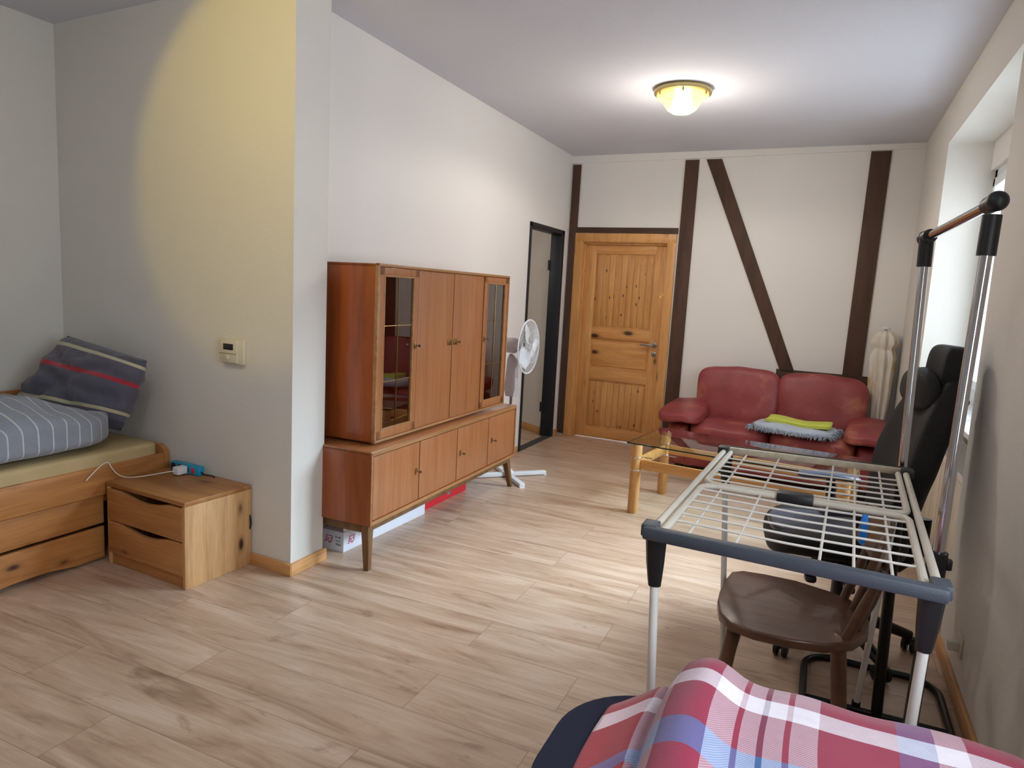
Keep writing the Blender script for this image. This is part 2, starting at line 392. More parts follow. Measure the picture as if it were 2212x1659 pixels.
# short wall that carries the thermostat, slightly out of square, with its end face beside the cabinet
w = MB(); poly = [(-4.2, 2.68), (-2.276, 2.56), (-2.276, 2.80), (-4.2, 2.92)]
w.prism(poly, H); struct(w.build('wall_middle', 'wall_white'))
# wall behind the cabinet with the doorway to the hall (opening y 5.72..6.53)
w = MB(); w.box(-2.53, -2.43, 2.795, 5.72, 0, H); w.box(-2.53, -2.43, 6.53, 6.72, 0, H); w.box(-2.53, -2.43, 5.72, 6.53, 2.03, H)
struct(w.build('wall_cabinet', 'wall_smooth'))
# back wall, origin in its left corner
BW = (-2.43, 6.69, 0); BR = -.031
w = MB(); w.box(-.14, .165, 0, .14, 0, H); w.box(1.01, 3.3, 0, .14, 0, H); w.box(.165, 1.01, 0, .14, 1.975, H)
struct(solo(w.build('wall_back', 'wall_smooth'), BW, (0, 0, BR)))
# strip of plaster under the ceiling
t = MB(); bmq = [(0, -.02, 2.725), (3.05, -.02, 2.755)]
t.prism([(0, 2.725), (3.06, 2.755), (3.06, 2.799), (0, 2.799)], .018, M=Matrix.Rotation(PI/2, 4, 'X'))
struct(solo(t.build('trim_1', 'wall_smooth'), BW, (0, 0, BR)))
# right wall with the window recess (y 3.41..5.27, from the floor up to 2.52)
W = .60
y0, y1, zt = 3.41, 5.27, 2.52
w = MB(); w.box(W, 1.0, 1.45, y0, 0, H); w.box(W, 1.0, y1, 6.75, 0, H); w.box(W, 1.0, y0, y1, zt, H)
w.box(.90, 1.0, y0, y1, 0, .90)
w.box(W, 1.0, -2.5, .05, 0, H); w.box(W, 1.0, .05, 1.45, 0, .95); w.box(W, 1.0, .05, 1.45, 2.25, H)  # includes an added opening, out of view, that lets the side fill in
struct(w.build('wall_right', 'wall_white'))
w = MB(); w.box(-4.24, 1.0, -2.5, -2.4, 0, H)
struct(w.build('wall_rear', 'wall_white'))
# hall beyond the doorway
w = MB(); w.box(-5.2, -5.1, 3.0, 9.1, 0, 2.5); w.box(-5.2, -2.35, 9.0, 9.1, 0, 2.5); w.box(-5.2, -2.53, 2.95, 3.05, 0, 2.5); w.box(-2.60, -2.50, 6.75, 9.0, 0, 2.5)
struct(w.build('wall_hall', 'wall_white'))
struct(MB().box(-5.2, -2.50, 3.0, 9.1, 2.5, 2.56).build('ceiling_hall', 'ceiling_white'))
HA = PI-.571
w = MB(); w.box(0, 1.5, -.05, 0, 0, 2.45); struct(solo(w.build('wall_hall_angle', 'wall_white'), (-2.545, 6.56, 0), (0, 0, HA)))
w = MB(); w.box(0.02, 1.5, 0, .014, 0, .07, .003); struct(solo(w.build('baseboard_hall', 'skirting_pine'), (-2.545, 6.56, 0), (0, 0, HA)))
lamp('hall_fill', 'POINT', (-3.7, 5.2, 2.2), 16, (1.0, .90, .78), .08)  # added fill to brighten the hall; no lamp is built there
# skirting boards
w = MB(); w.box(-.001, .305, -.016, 0, 0, .062, .004)
struct(solo(w.build('baseboard_middle', 'skirting_pine'), (-2.275-.29, 2.578, 0), (0, 0, -.062)))
w = MB(); w.box(-2.276, -2.258, 2.548, 2.815, 0, .064, .005)
struct(w.build('baseboard_pillar', 'skirting_pine_deep'))
w = MB(); w.box(-2.43, -2.416, 2.82, 5.66, 0, .06, .003); w.box(-2.43, -2.414, 6.58, 6.67, 0, .06, .003)
struct(w.build('baseboard_left', 'skirting_pine_deep'))
w = MB(); w.box(W-.018, W, -1, 3.405, 0, .065, .004); w.box(W-.018, W, 5.28, 6.55, 0, .065, .004)
struct(w.build('baseboard_right', 'skirting_pine_deep'))
w = MB(); w.box(1.25, 2.82, -.016, 0, 0, .06, .003)
struct(solo(w.build('baseboard_back', 'skirting_pine'), BW, (0, 0, BR)))
w = MB(); w.box(-2.50, -2.42, 5.72, 6.53, 0, .006, .002); struct(w.build('trim_2', 'grey_rubber'))

# half-timbering on the back wall, each timber its own piece
def timber(n, poly, mat='beam_wood', d=.016):
    M = Matrix.Rotation(PI/2, 4, 'X')
    t = MB(); t.prism(poly, d, .003, M); o = t.build('trim_%d' % n, mat); solo(o, BW, (0, 0, BR)); return struct(o)
timber(3, [(.005, .02), (.085, .02), (.095, 2.715), (.012, 2.715)])
timber(4, [(.095, 2.06), (1.10, 2.06), (1.10, 2.112), (.095, 2.112)], 'beam_wood_cross')
timber(5, [(1.10, .0), (1.235, .0), (1.24, 2.725), (1.115, 2.725)])
timber(6, [(1.305, 2.725), (2.115, .86), (2.235, .86), (1.44, 2.725)])
timber(7, [(2.615, .86), (2.765, .86), (2.79, 2.745), (2.64, 2.745)])
timber(8, [(2.08, .72), (2.98, .72), (2.98, .885), (2.08, .885)], 'beam_wood_cross')
timber(9, [(2.84, 0), (2.98, 0), (2.98, .72), (2.84, .72)])

# pine door with casing
d = bpy.data.objects.new('door_1', None); COL.objects.link(d); solo(d, BW, (0, 0, BR)); struct(d)
f = MB(); f.box(.082, .168, -.022, 0, 0, 2.055, .006); f.box(1.008, 1.094, -.022, 0, 0, 2.055, .006); f.box(.082, 1.094, -.024, 0, 1.97, 2.056, .006)
f.box(.155, .17, -.005, .13, 0, 1.975); f.box(1.006, 1.02, -.005, .13, 0, 1.975); f.box(.155, 1.02, -.005, .13, 1.965, 1.98)
f.box(.168, .182, .03, .06, 0, 1.97, .003); f.box(.994, 1.008, .03, .06, 0, 1.97, .003); f.box(.168, 1.008, .03, .06, 1.95, 1.968, .003)
f.build('door_frame', 'door_pine_plain', d)
X0, X1, YL = .172, 1.004, .062
def rails(zs):
    r = MB()
    for a, b_ in zs: r.box(X0+.115, X1-.115, YL, YL+.04, a, b_, .004)
    return r
s_ = MB(); s_.box(X0, X0+.118, YL, YL+.04, .006, 1.962, .004); s_.box(X1-.118, X1, YL, YL+.04, .006, 1.962, .004)
leaf = s_.build('door_leaf', 'door_pine_plain', d)
rails([(.006, .115), (.60, .72), (1.02, 1.13), (1.86, 1.962)]).build('cross_rail', 'door_pine_cross', leaf)
p = MB()
for a, b_ in ((.115, .60), (1.13, 1.86)):
    p.box(X0+.10, X1-.10, YL+.014, YL+.03, a-.01, b_+.01)
    for k in range(9):
        xa = X0+.135+k*.0625; p.box(xa, xa+.060, YL+.007, YL+.016, a+.02, b_-.02, .004)
p.build('panel_boards', 'door_pine', leaf)
p = MB(); p.box(X0+.10, X1-.10, YL+.014, YL+.03, .71, 1.03); p.box(X0+.135, X1-.135, YL+.004, YL+.02, .745, .995, .008); p.build('lock_panel', 'door_pine_cross', leaf)
h = MB(); MX = Matrix.Translation((X1-.06, YL-.003, 1.00)) @ Matrix.Rotation(PI/2, 4, 'X')
h.lathe([(.026, -.004), (.026, .006), (.022, .008)], 24, MX)
h.tube([(X1-.06, YL-.005, 1.0), (X1-.06, YL-.045, 1.0), (X1-.068, YL-.05, 1.0), (X1-.19, YL-.05, 1.0)], .0095, 10)
h.build('door_handle', 'steel', d, label='brushed steel lever handle')
h = MB(); h.lathe([(.025, -.004), (.025, .006), (.021, .008)], 24, Matrix.Translation((X1-.06, YL-.003, .91)) @ Matrix.Rotation(PI/2, 4, 'X'))
ro = h.build('key_rosette', 'steel', d)
h = MB(); h.cbox((X1-.06, YL-.013, .908), (.006, .004, .02), .001); h.build('keyhole', 'black_metal', ro)

# dark steel doorway to the hall
d = bpy.data.objects.new('door_2', None); COL.objects.link(d); struct(d)
f = MB(); f.box(-2.54, -2.418, 5.69, 5.725, 0, 2.055, .004); f.box(-2.54, -2.418, 6.495, 6.555, 0, 2.055, .004); f.box(-2.54, -2.418, 5.69, 6.555, 2.02, 2.062, .004)
f.build('door_frame', 'dark_frame', d)
for z in (.30, 1.72):
    h = MB(); h.tube([(-2.545, 6.487, z-.05), (-2.545, 6.487, z+.05)], .009, 8); h.build('hinge', 'black_metal', d)

# window
win = bpy.data.objects.new('window_1', None); COL.objects.link(win); struct(win)
f = MB(); xa, xb = .872, .925
f.box(xa, xb, y0, y0+.07, .90, 2.36, .006); f.box(xa, xb, y1-.07, y1, .90, 2.36, .006); f.box(xa, xb, y0, y1, .90, 1.0, .006); f.box(xa, xb, y0, y1, 2.29, 2.36, .006)
f.box(xa, xb, 4.30, 4.38, .99, 2.30, .006)
for a, b_ in ((3.485, 4.295), (4.385, 5.195)):
    f.box(xa-.018, xb-.02, a, a+.055, 1.005, 2.285, .006); f.box(xa-.018, xb-.02, b_-.055, b_, 1.005, 2.285, .006)
    f.box(xa-.018, xb-.02, a, b_, 1.005, 1.06, .006); f.box(xa-.018, xb-.02, a, b_, 2.23, 2.285, .006)
f.build('window_frame', 'frame_white', win)
g = MB(); g.box(.893, .897, 3.53, 4.25, 1.05, 2.24); g.box(.893, .897, 4.43, 5.15, 1.05, 2.24); g.build('window_pane', 'window_glass', win)
s_ = MB(); s_.box(.66, .90, y0, y1, .872, .902, .006); s_.build('window_sill', 'frame_white', win)
s_ = MB(); s_.box(.845, .99, y0, y1, 2.345, 2.52, .004); s_.build('shutter_box', 'wall_smooth', win)

# ================================================================== CABINET
cab = thing('display_cabinet', 'large mid-brown veneer wall cabinet with four upper and four lower doors on splayed legs', 'cabinet', (-1.978, 2.795, 0), .013)
Dp = .43     # depth towards the wall (-x)
b_ = MB(); b_.box(-Dp, -.012, .012, 1.818, .255, .60); b_.build('lower_body', 'teak_side', cab)
b_ = MB(); b_.box(-Dp, 0, -.002, .016, .235, .618, .005); b_.box(-Dp, 0, 1.814, 1.832, .235, .618, .005); b_.box(-Dp, 0, .01, 1.822, .235, .258, .004)
b_.build('lower_frame', 'teak_side', cab)
b_ = MB(); b_.box(-Dp, 0, -.002, 1.832, .598, .622, .007); tp = b_.build('lower_top', 'teak_top', cab)
b_ = MB(); b_.box(-.008, .004, .004, 1.826, .596, .618, .004); b_.box(-.008, .003, .0, .014, .24, .60, .003); b_.box(-.008, .003, 1.816, 1.83, .24, .60, .003); b_.box(-.008, .003, 0, 1.83, .236, .256, .003)
b_.build('edge_strip', 'teak_edge', cab)
def keyknob(par, y, z, x=0, plate=False, key=True):
    k = MB()
    if plate: k.cbox((x+.003, y, z), (.005, .046, .036), .0024, seg=3)
    else: k.cbox((x+.003, y, z), (.005, .016, .036), .0024)
    o = k.build('lock_plate', 'brass', par)
    if key:
        k = MB(); k.tube([(x+.004, y, z), (x+.022, y, z)], .0025, 8); k.cbox((x+.030, y, z), (.018, .004, .014), .0018); k.build('key', 'steel', par)
for i in range(4):
    a = .020+i*.4485; b2 = a+.4405
    dd = MB(); dd.box(-.012, .0, a, b2, .262, .592, .002); dr = dd.build('lower_door', 'teak', cab)
    ky = [b2-.03, None, a+.035, a+.05][i]
    if ky: keyknob(dr, ky, .43)
# upper case: glass | door | door | glass
UX, UD = -.062, -.40
b_ = MB(); b_.box(UD, UX, .095, .113, .645, 1.548, .003); b_.box(UD, UX, 1.687, 1.705, .645, 1.548, .003); b_.box(UD, UX, .095, 1.705, 1.530, 1.550, .004)
b_.box(UD, UX, .10, 1.70, .640, .660, .003); b_.box(UD, UD+.012, .10, 1.70, .65, 1.54)
b_.box(UD, UX-.02, .485, .497, .65, 1.54); b_.box(UD, UX-.02, 1.30, 1.312, .65, 1.54)
b_.build('upper_case', 'teak_side', cab)
b_ = MB(); b_.box(UX-.01, UX+.012, .093, .108, .64, 1.552, .004); b_.box(UX-.01, UX+.012, 1.692, 1.707, .64, 1.552, .004); b_.box(UX-.01, UX+.012, .093, 1.707, 1.536, 1.552, .004); b_.box(UX-.01, UX+.012, .093, 1.707, .638, .652, .004)
b_.build('upper_edge', 'teak_edge', cab)
for ya, yb in ((.113, .485), (1.312, 1.687)):
    for z in (.95, 1.235):
        b_ = MB(); b_.box(UD+.012, UX-.03, ya, yb, z, z+.006); b_.build('glass_shelf', 'window_glass', cab)
for a, b2, ky in ((.111, .485, .463), (1.315, 1.690, 1.333)):
    dd = MB(); z0, z1 = .655, 1.533; st_ = .045
    dd.box(UX-.01, UX+.008, a, a+st_, z0, z1, .003); dd.box(UX-.01, UX+.008, b2-st_, b2, z0, z1, .003)
    dd.box(UX-.01, UX+.008, a, b2, z0, z0+.045, .003); dd.box(UX-.01, UX+.008, a, b2, z1-.04, z1, .003)
    gd = dd.build('glass_door', 'teak', cab)
    e = MB()
    for q0, q1, r0, r1 in ((a+st_-.002, a+st_+.006, z0+.045, z1-.04), (b2-st_-.006, b2-st_+.002, z0+.045, z1-.04)): e.box(UX-.004, UX+.010, q0, q1, r0, r1, .002)
    e.box(UX-.004, UX+.010, a+st_, b2-st_, z0+.043, z0+.051, .002); e.box(UX-.004, UX+.010, a+st_, b2-st_, z1-.046, z1-.038, .002)
    e.build('moulding', 'teak_edge', gd)
    g = MB(); g.box(UX-.004, UX, a+st_, b2-st_, z0+.045, z1-.04); g.build('glass_pane', 'cabinet_glass', gd)
    q = MB(); ym = (a+b2)/2-.002
    q.tube([(UX+.002, ym, z0+.05), (UX+.002, ym, z1-.045)], .0022, 6)
    for zz in (.95, 1.238):
        q.tube([(UX+.002, a+st_+.004, zz), (UX+.002, b2-st_-.004, zz)], .0022, 6); q.lathe([(.001, -.006), (.007, -.002), (.007, .002), (.001, .006)], 10, Matrix.Translation((UX+.004, ym, zz)))
    q.build('brass_bars', 'brass', gd)
    keyknob(gd, ky, 1.125, UX+.008)
for a, b2, ky in ((.493, .895, .867), (.903, 1.307, .936)):
    dd = MB(); dd.box(UX-.012, UX+.004, a, b2, .655, 1.533, .002); dr = dd.build('upper_door', 'teak', cab); keyknob(dr, ky, 1.125, UX+.004, True, ky > .9)
# splayed legs with the rails between them
def leg(x, y, dx, dy):
    t = bmesh.new(); T, Bt = .024, .015
    A = [t.verts.new((x+sx*T, y+sy*T, .238)) for sx, sy in ((-1, -1), (1, -1), (1, 1), (-1, 1))]
    B2 = [t.verts.new((x+dx+sx*Bt, y+dy+sy*Bt, 0)) for sx, sy in ((-1, -1), (1, -1), (1, 1), (-1, 1))]
    t.faces.new(A); t.faces.new(B2[::-1])
    for k in range(4): t.faces.new((A[k], B2[k], B2[(k+1) % 4], A[(k+1) % 4]))
    bmesh.ops.recalc_face_normals(t, faces=t.faces[:]); bmesh.ops.bevel(t, geom=t.edges[:], offset=.003, segments=1, affect='EDGES')
    m_ = MB(); m_.add(t); return m_
leg(-.04, .035, .02, -.02).build('leg', 'walnut_leg', cab); leg(-.40, .035, -.01, -.02).build('leg', 'walnut_leg', cab)
leg(-.04, 1.76, .02, .07).build('leg', 'walnut_leg', cab); leg(-.40, 1.76, -.01, .07).build('leg', 'walnut_leg', cab)
b_ = MB(); b_.box(-.40, -.04, .028, .046, .185, .238, .002); b_.box(-.40, -.04, 1.755, 1.773, .185, .238, .002); b_.box(-.41, -.39, .05, 1.76, .2, .238, .002); b_.box(-.032, -.014, .05, 1.77, .203, .238, .002)
b_.build('leg_rail', 'walnut_leg', cab)

# cartons on the floor under the cabinet
bx = thing('carton', 'long white cardboard carton with pink lettering lying under the cabinet', 'box', (-2.385, 2.935, 0), -.03)
b_ = MB(); b_.box(0, .143, 0, .80, 0, .112, .002); body = b_.build('carton_body', 'carton', bx)
M_ = Matrix.Translation((.143, 0, .112)) @ Matrix.Rotation(-.12, 4, 'Y')
b_ = MB(); b_.box(-.006, -.004, .005, .28, -.01, .035, M=M_); b_.build('flap', 'carton', bx)
def strokes(par, pts, w, M, name, mat):
    q = MB()
    for (a, c2) in pts:
        a = Vector((a[0], a[1], 0)); c2 = Vector((c2[0], c2[1], 0)); dd = c2-a; L = dd.length
        R = Matrix.Translation((a+c2)/2) @ Matrix.Rotation(math.atan2(dd.y, dd.x), 4, 'Z')
        q.cbox((0, 0, 0), (L+w, w, .0008), M=M @ R)
    q.build(name, mat, par)
G_ = [((.95, 1), (.25, 1)), ((.25, 1), (0, .1)), ((0, .1), (.7, .1)), ((.7, .1), (.85, .55)), ((.85, .55), (.45, .55))]
T_ = [((1.25, 1), (2.1, 1)), ((2.1, 1), (1.95, .55)), ((1.95, .55), (1.45, .55)), ((1.95, .55), (1.8, 0)), ((1.8, 0), (1.1, 0)), ((.9, -.2), (1.4, -.2)), ((-.35, -.1), (.05, -.1))]
s1 = [((a[0]*.022, a[1]*.032), (b2[0]*.022, b2[1]*.032)) for a, b2 in G_+T_]
MF = Matrix.Translation((.022, -.0012, .048)) @ Matrix.Rotation(PI/2, 4, 'X')
strokes(bx, s1, .0042, MF, 'printed_logo', 'print_red')
MS = Matrix.Translation((.1442, .045, .045)) @ Matrix.Rotation(PI/2, 4, 'Z') @ Matrix.Rotation(PI/2, 4, 'X')
strokes(bx, s1, .0042, MS, 'printed_logo', 'print_red')
s2 = []
for i, t_ in enumerate('91-132'):
    x = i*.0062; seg7 = {'9': 'abcdfg', '1': 'bc', '-': 'g', '3': 'abcdg', '2': 'abged'}[t_]
    P = {'a': ((0, 2), (1, 2)), 'b': ((1, 2), (1, 1)), 'c': ((1, 1), (1, 0)), 'd': ((0, 0), (1, 0)), 'e': ((0, 0), (0, 1)), 'f': ((0, 1), (0, 2)), 'g': ((0, 1), (1, 1))}
    for k in seg7: (a, b2) = P[k]; s2.append(((x+a[0]*.004, a[1]*.004), (x+b2[0]*.004, b2[1]*.004)))
strokes(bx, s2, .0012, Matrix.Translation((.088, -.0012, .076)) @ Matrix.Rotation(PI/2, 4, 'X'), 'printed_number', 'screen_dark')
s3 = [((i*.0042, 0), (i*.0042, .010)) for i in range(9)] + [((0, .022), (.034, .022)), ((0, .028), (.03, .028))]
strokes(bx, s3, .0016, Matrix.Translation((.092, -.0012, .034)) @ Matrix.Rotation(PI/2, 4, 'X'), 'printed_barcode', 'print_grey')
s3 = [((i*.02, .0), (i*.02+.012, .0)) for i in range(8)] + [((i*.02, .012), (i*.02+.006, .012)) for i in range(8)]
strokes(bx, s3, .002, Matrix.Translation((.1442, .13, .06)) @ Matrix.Rotation(PI/2, 4, 'Z') @ Matrix.Rotation(PI/2, 4, 'X'), 'printed_text', 'print_grey')
b_ = MB(); b_.box(0, .13, 0, .60, 0, .10, .003); o = b_.build('red_carton', 'carton_red')
tag(solo(o, (-2.385, 3.75, 0), (0, 0, -.01)), 'flat red cardboard carton under the cabinet behind the white one', 'box')
b_ = MB(); b_.box(.1302, .1312, .33, .37, .03, .07); b_.build('sticker', 'print_grey', o)

# ================================================================== STANDING FAN
fan = thing('standing_fan', 'white pedestal fan with round wire guard standing behind the cabinet', 'fan', (-2.16, 4.87, 0), 0)
for k in range(4):
    a = PI/4+k*PI/2; c_, s_ = math.cos(a), math.sin(a)
    q = MB(); M_ = Matrix.Rotation(a, 4, 'Z'); q.box(.02, .33, -.022, .022, .004, .034, .005, M_); q.box(.31, .335, -.02, .02, 0, .006, M=M_); q.build('foot', 'white_plastic', fan)
q = MB(); q.lathe([(.05, .03), (.05, .045), (.03, .06), (.02, .07)], 24); q.build('base_hub', 'white_plastic', fan)
q = MB(); q.tube([(0, 0, .05), (0, 0, .72)], .011, 12); q.build('pole', 'steel', fan)
q = MB(); q.prism([(-.035, .64), (.030, .64), (.045, .70), (.035, .92), (-.02, .97), (-.035, .93), (-.05, .70)], .07, .008, Matrix.Translation((0, .035, 0)) @ Matrix.Rotation(PI/2, 4, 'X'))
bd = q.build('control_body', 'fan_grey', fan)
for k in range(5):
    q = MB(); q.cbox((.043, 0, .72+k*.022), (.012, .014, .010), .002); q.build('button', 'white_plastic', bd)
CZ = 1.035
q = MB(); MY = Matrix.Translation((-.09, 0, CZ)) @ Matrix.Rotation(PI/2, 4, 'Y'); q.lathe([(.045, 0), (.058, .015), (.06, .10), (.045, .13), (.03, .14)], 24, MY); q.build('motor_housing', 'fan_grey', fan)
GX = .125
q = MB(); R_ = .205
def guard_pt(r, a, side):  # side +1 front, -1 back
    t_ = r/R_; x = GX+side*.045*(1-t_**2.6); return (x, r*math.cos(a), CZ+r*math.sin(a))
for side in (1, -1):
    for k in range(60):
        a = 2*PI*k/60; q.tube([guard_pt(r, a+(.25*(1-r/R_)), side) for r in (.03, .08, .13, .175, .205)], .00105, 4, cap=False)
    for r in (.035, .12, .2): q.tube([guard_pt(r, 2*PI*k/40, side) for k in range(40)], .0014, 5, closed=True)
q.tube([(GX, R_*math.cos(2*PI*k/48), CZ+R_*math.sin(2*PI*k/48)) for k in range(48)], .005, 8, closed=True)
gd = q.build('wire_guard', 'white_plastic', fan)
q = MB(); q.lathe([(.036, 0), (.034, .006), (.02, .01)], 24, Matrix.Translation((GX+.042, 0, CZ)) @ Matrix.Rotation(PI/2, 4, 'Y')); q.build('guard_badge', 'white_plastic', gd)
for k in range(3):
    a0 = PI/2+k*2*PI/3+.15
    q = MB()
    def bl_(u, v):
        r = .025+u*.155; a = a0+(v-.5)*(1.5*math.sin(PI*min(.93, u*.72+.28))+.25)+u*.3
        return Vector((GX+.02*(v-.5)*2*(1-u*.3), r*math.cos(a), CZ+r*math.sin(a)))
    q.grid(bl_, 8, 8); q.build('blade', 'white_plastic', fan, solid=.002)
q = MB(); q.lathe([(.028, -.02), (.028, .015), (.02, .022)], 20, Matrix.Translation((GX, 0, CZ)) @ Matrix.Rotation(PI/2, 4, 'Y')); q.build('blade_hub', 'white_plastic', fan)

# ================================================================== NIGHTSTAND AND BED
ns = thing('nightstand', 'low pine nightstand with two drawers standing against the thermostat wall', 'nightstand', (-3.136, 2.222, 0), -.062)
wd_, dp_, hh = .575, .383, .418
b_ = MB(); b_.box(0, wd_, 0, dp_, hh-.022, hh, .004); b_.build('top', 'pine_top', ns)
b_ = MB(); b_.box(wd_-.02, wd_, .001, dp_, 0, hh-.022, .003); b_.build('side_panel', 'pine_vertical', ns)
b_ = MB(); b_.box(0, .02, .001, dp_, 0, hh-.022, .003); b_.build('side_panel', 'pine_vertical', ns)
b_ = MB(); b_.box(.02, wd_-.02, dp_-.012, dp_, 0, hh-.022); b_.box(.02, wd_-.02, .03, dp_-.01, .045, .06); b_.build('back_panel', 'pine_vertical', ns)
b_ = MB(); b_.box(.02, wd_-.02, .012, .03, 0, .055, .002); b_.build('plinth', 'pine_horizontal', ns)
def drawer(z0, z1):
    n = 16; top = []
    for i in range(n+1):
        x = .006+(wd_-.026)*(1-i/n); u = (x-wd_*.5)/(wd_*.5); dip = .028*max(0, math.cos(min(1, abs(u)/.62)*PI/2))
        top.append((x, z1-dip))
    poly = [(.006, z0), (wd_-.020, z0)] + top
    q = MB(); q.prism(poly, .02, .003, Matrix.Translation((0, .018, 0)) @ Matrix.Rotation(PI/2, 4, 'X')); return q.build('drawer', 'pine_horizontal', ns)
drawer(.062, .222); drawer(.228, .388)
# bed
bed = thing('pine_bed', 'solid pine bed with drawers below, in the corner beside the nightstand', 'bed', (-3.16, 1.4, 0), 0)
b_ = MB(); b_.box(-.03, .0, -1.0, 1.175, .345, .49, .006); b_.build('side_rail', 'pine_bed', bed)
b_ = MB(); b_.box(-.945, -.915, -1.0, 1.19, .36, .755, .008); b_.build('wall_rail', 'pine_bed', bed)
q = MB(); n = 14; pl_ = [(-.94, .10), (.0, .10), (.0, .475)] + [(-.06+.06*math.cos(PI/2*i/n), .475+.055*math.sin(PI/2*i/n)) for i in range(n+1)] + [(-.94, .545)]
q.prism(pl_, .03, .004, Matrix.Translation((0, 1.205, 0)) @ Matrix.Rotation(PI/2, 4, 'X')); q.build('end_board', 'pine_bed', bed)
q = MB(); q.box(-.93, -.04, -1.0, 1.13, .30, .34); q.box(-.08, -.03, 1.05, 1.13, 0, .345); q.build('slat_base', 'pine_bed', bed)
for (ya, yb) in ((-.98, .845),):
    for z0, z1 in ((.012, .175), (.192, .335)):
        n = 20; pts = [(ya, z1), (ya, z0)]
        for i in range(n+1):
            y = .25+.45*i/n; pts.append((y, z0+.022*math.sin(PI*i/n) if z0 < .1 else z0))
        pts += [(yb, z0), (yb, z1)]
        q = MB(); q.prism(pts, .02, .003, Matrix.Translation((-.052, 0, 0)) @ Matrix.Rotation(PI/2, 4, 'Z') @ Matrix.Rotation(PI/2, 4, 'X'))
        q.box(-.9, -.052, ya+.02, yb-.02, z0+.01, z1-.03)
        q.build('bed_drawer', 'pine_bed', bed)
def wob(q, s=3, a=.01): return Vector((noise.noise(q*s), noise.noise(q*s+Vector((7, 3, 1))), noise.noise(q*s+Vector((1, 9, 4)))))*a
q = MB(); q.blob((.895, 2.21, .225), 18, 34, lambda p: p + wob(p, 2.2, .006))
o = q.build('mattress', 'sheet', sub=0); tag(solo(o, (-3.622, 1.47, .445)), 'mattress under a beige fitted sheet lying in the pine bed', 'mattress')
# duvet
def duv(p):
    z = p.z; q2 = Vector((p.x, p.y, 0))
    r = noise.ridged_multi_fractal(q2*2.2+Vector((3, 1, 0)), .9, 2.2, 3, .9, 2.0)
    k = .5+.5*max(-1, min(1, p.z/.06))
    p = p + Vector((0, 0, (.034*(r-1.0) + .055*noise.noise(q2*2.6) + .016*noise.noise(q2*9))*k))
    p.z += k*.05*math.exp(-((p.x-.18)**2+(p.y-.35)**2)/.05)
    return p + wob(p, 6, .006)
q = MB(); q.blob((.90, 1.62, .19), 6, 44, duv)
o = q.build('duvet', 'duvet_fabric', angle=80); me = o.data; uvl = me.uv_layers.new(name='UVMap')
for l in me.loops:
    c = me.vertices[l.vertex_index].co; uvl.data[l.index].uv = ((c.y+.9)/1.8+.02*math.sin(c.x*7), (c.x+.5))
tag(solo(o, (-3.615, 1.56, .665), (0, 0, .02)), 'crumpled light grey duvet with thin white stripes lying on the bed', 'duvet')
# pillow
BL, BRr, TR, TL = Vector((-4.05, 2.38, .60)), Vector((-3.25, 2.46, .60)), Vector((-3.155, 2.545, .965)), Vector((-3.86, 2.60, 1.04))
nrm = (BRr-BL).cross(TL-BL).normalized()
def pil(side):
    def fn(u, v):
        p = BL*(1-u)*(1-v) + BRr*u*(1-v) + TR*u*v + TL*(1-u)*v
        e = (max(0, 1-abs(2*u-1)**2.6)*max(0, 1-abs(2*v-1)**2.6))**.5
        fold = .022*noise.noise(Vector((u*5, v*7, 3*side))) + .012*math.sin(v*13+u*4+noise.noise(Vector((u*3, v*3, 0)))*6) + .010*noise.noise(Vector((u*12, v*16, side)))
        ctr = (BL+BRr+TR+TL)/4
        pin = 1-.10*(1-abs(2*u-1))*0
        side_in = .05*(1-(2*u-1)**2)*(1 if v > .98 or v < .02 else 0)
        return p + nrm*side*(.125*e+fold*1.5*e) + (ctr-p)*.06*(1-e)*((2*u-1)**2 < .8)*0
    return fn
q = MB(); q.grid(pil(1), 34, 24); q.grid(pil(-1), 34, 24); bmesh.ops.remove_doubles(q.bm, verts=q.bm.verts[:], dist=.0008)
bmesh.ops.recalc_face_normals(q.bm, faces=q.bm.faces[:])
o = q.build('pillow', 'pillow_fabric', angle=80)
tag(solo(o, (0, -.07, .03)), 'dark grey pillow with red and beige stripes leaning in the bed corner', 'pillow')

# power strip, charger and cable on the nightstand
ps = thing('power_strip', 'blue power strip standing on the nightstand against the wall', 'power strip', (-2.97, 2.573, .418), -.062)
q = MB(); q.box(-.10, .12, -.045, -.005, .0, .05, .008); pb = q.build('strip_body', 'blue_plastic', ps)
for k in range(3):
    q = MB(); q.lathe([(.019, 0), (.019, .002), (.012, .0025)], 20, Matrix.Translation((-.07+k*.05, -.045, .026)) @ Matrix.Rotation(PI/2, 4, 'X')); q.build('socket', 'black_plastic', ps)
q = MB(); q.cbox((.082, -.047, .026), (.022, .006, .028), .002); q.build('switch', 'carton_red', ps)
q = MB(); q.tube(bez((.12, -.025, .02), (.16, -.03, .0), (.17, -.012, .02), (.195, -.003, .0), 10) + bez((.30, -.003, -.08), (.40, .0, -.11), (.40, .0, -.20), (.31, -.002, -.22), 12)[0:0], .004, 8); q.build('power_cord', 'black_plastic', ps)
q = MB(); q.tube(bez((0, 0, .30), (.055, 0, .28), (.065, 0, .17), (0, 0, .165), 16), .004, 8); o = q.build('black_cord', 'black_plastic')
tag(solo(o, (-2.578, 2.562, 0), (0, 0, -.062)), 'loop of black cord sticking out behind the nightstand', 'cord')
ch = thing('charger', 'white plug charger in the blue power strip with its cable trailing to the bed', 'charger', (-2.955, 2.512, .444), -.062)
q = MB(); q.box(-.02, .025, -.045, .014, -.02, .02, .006); q.build('plug', 'white_plastic', ch)
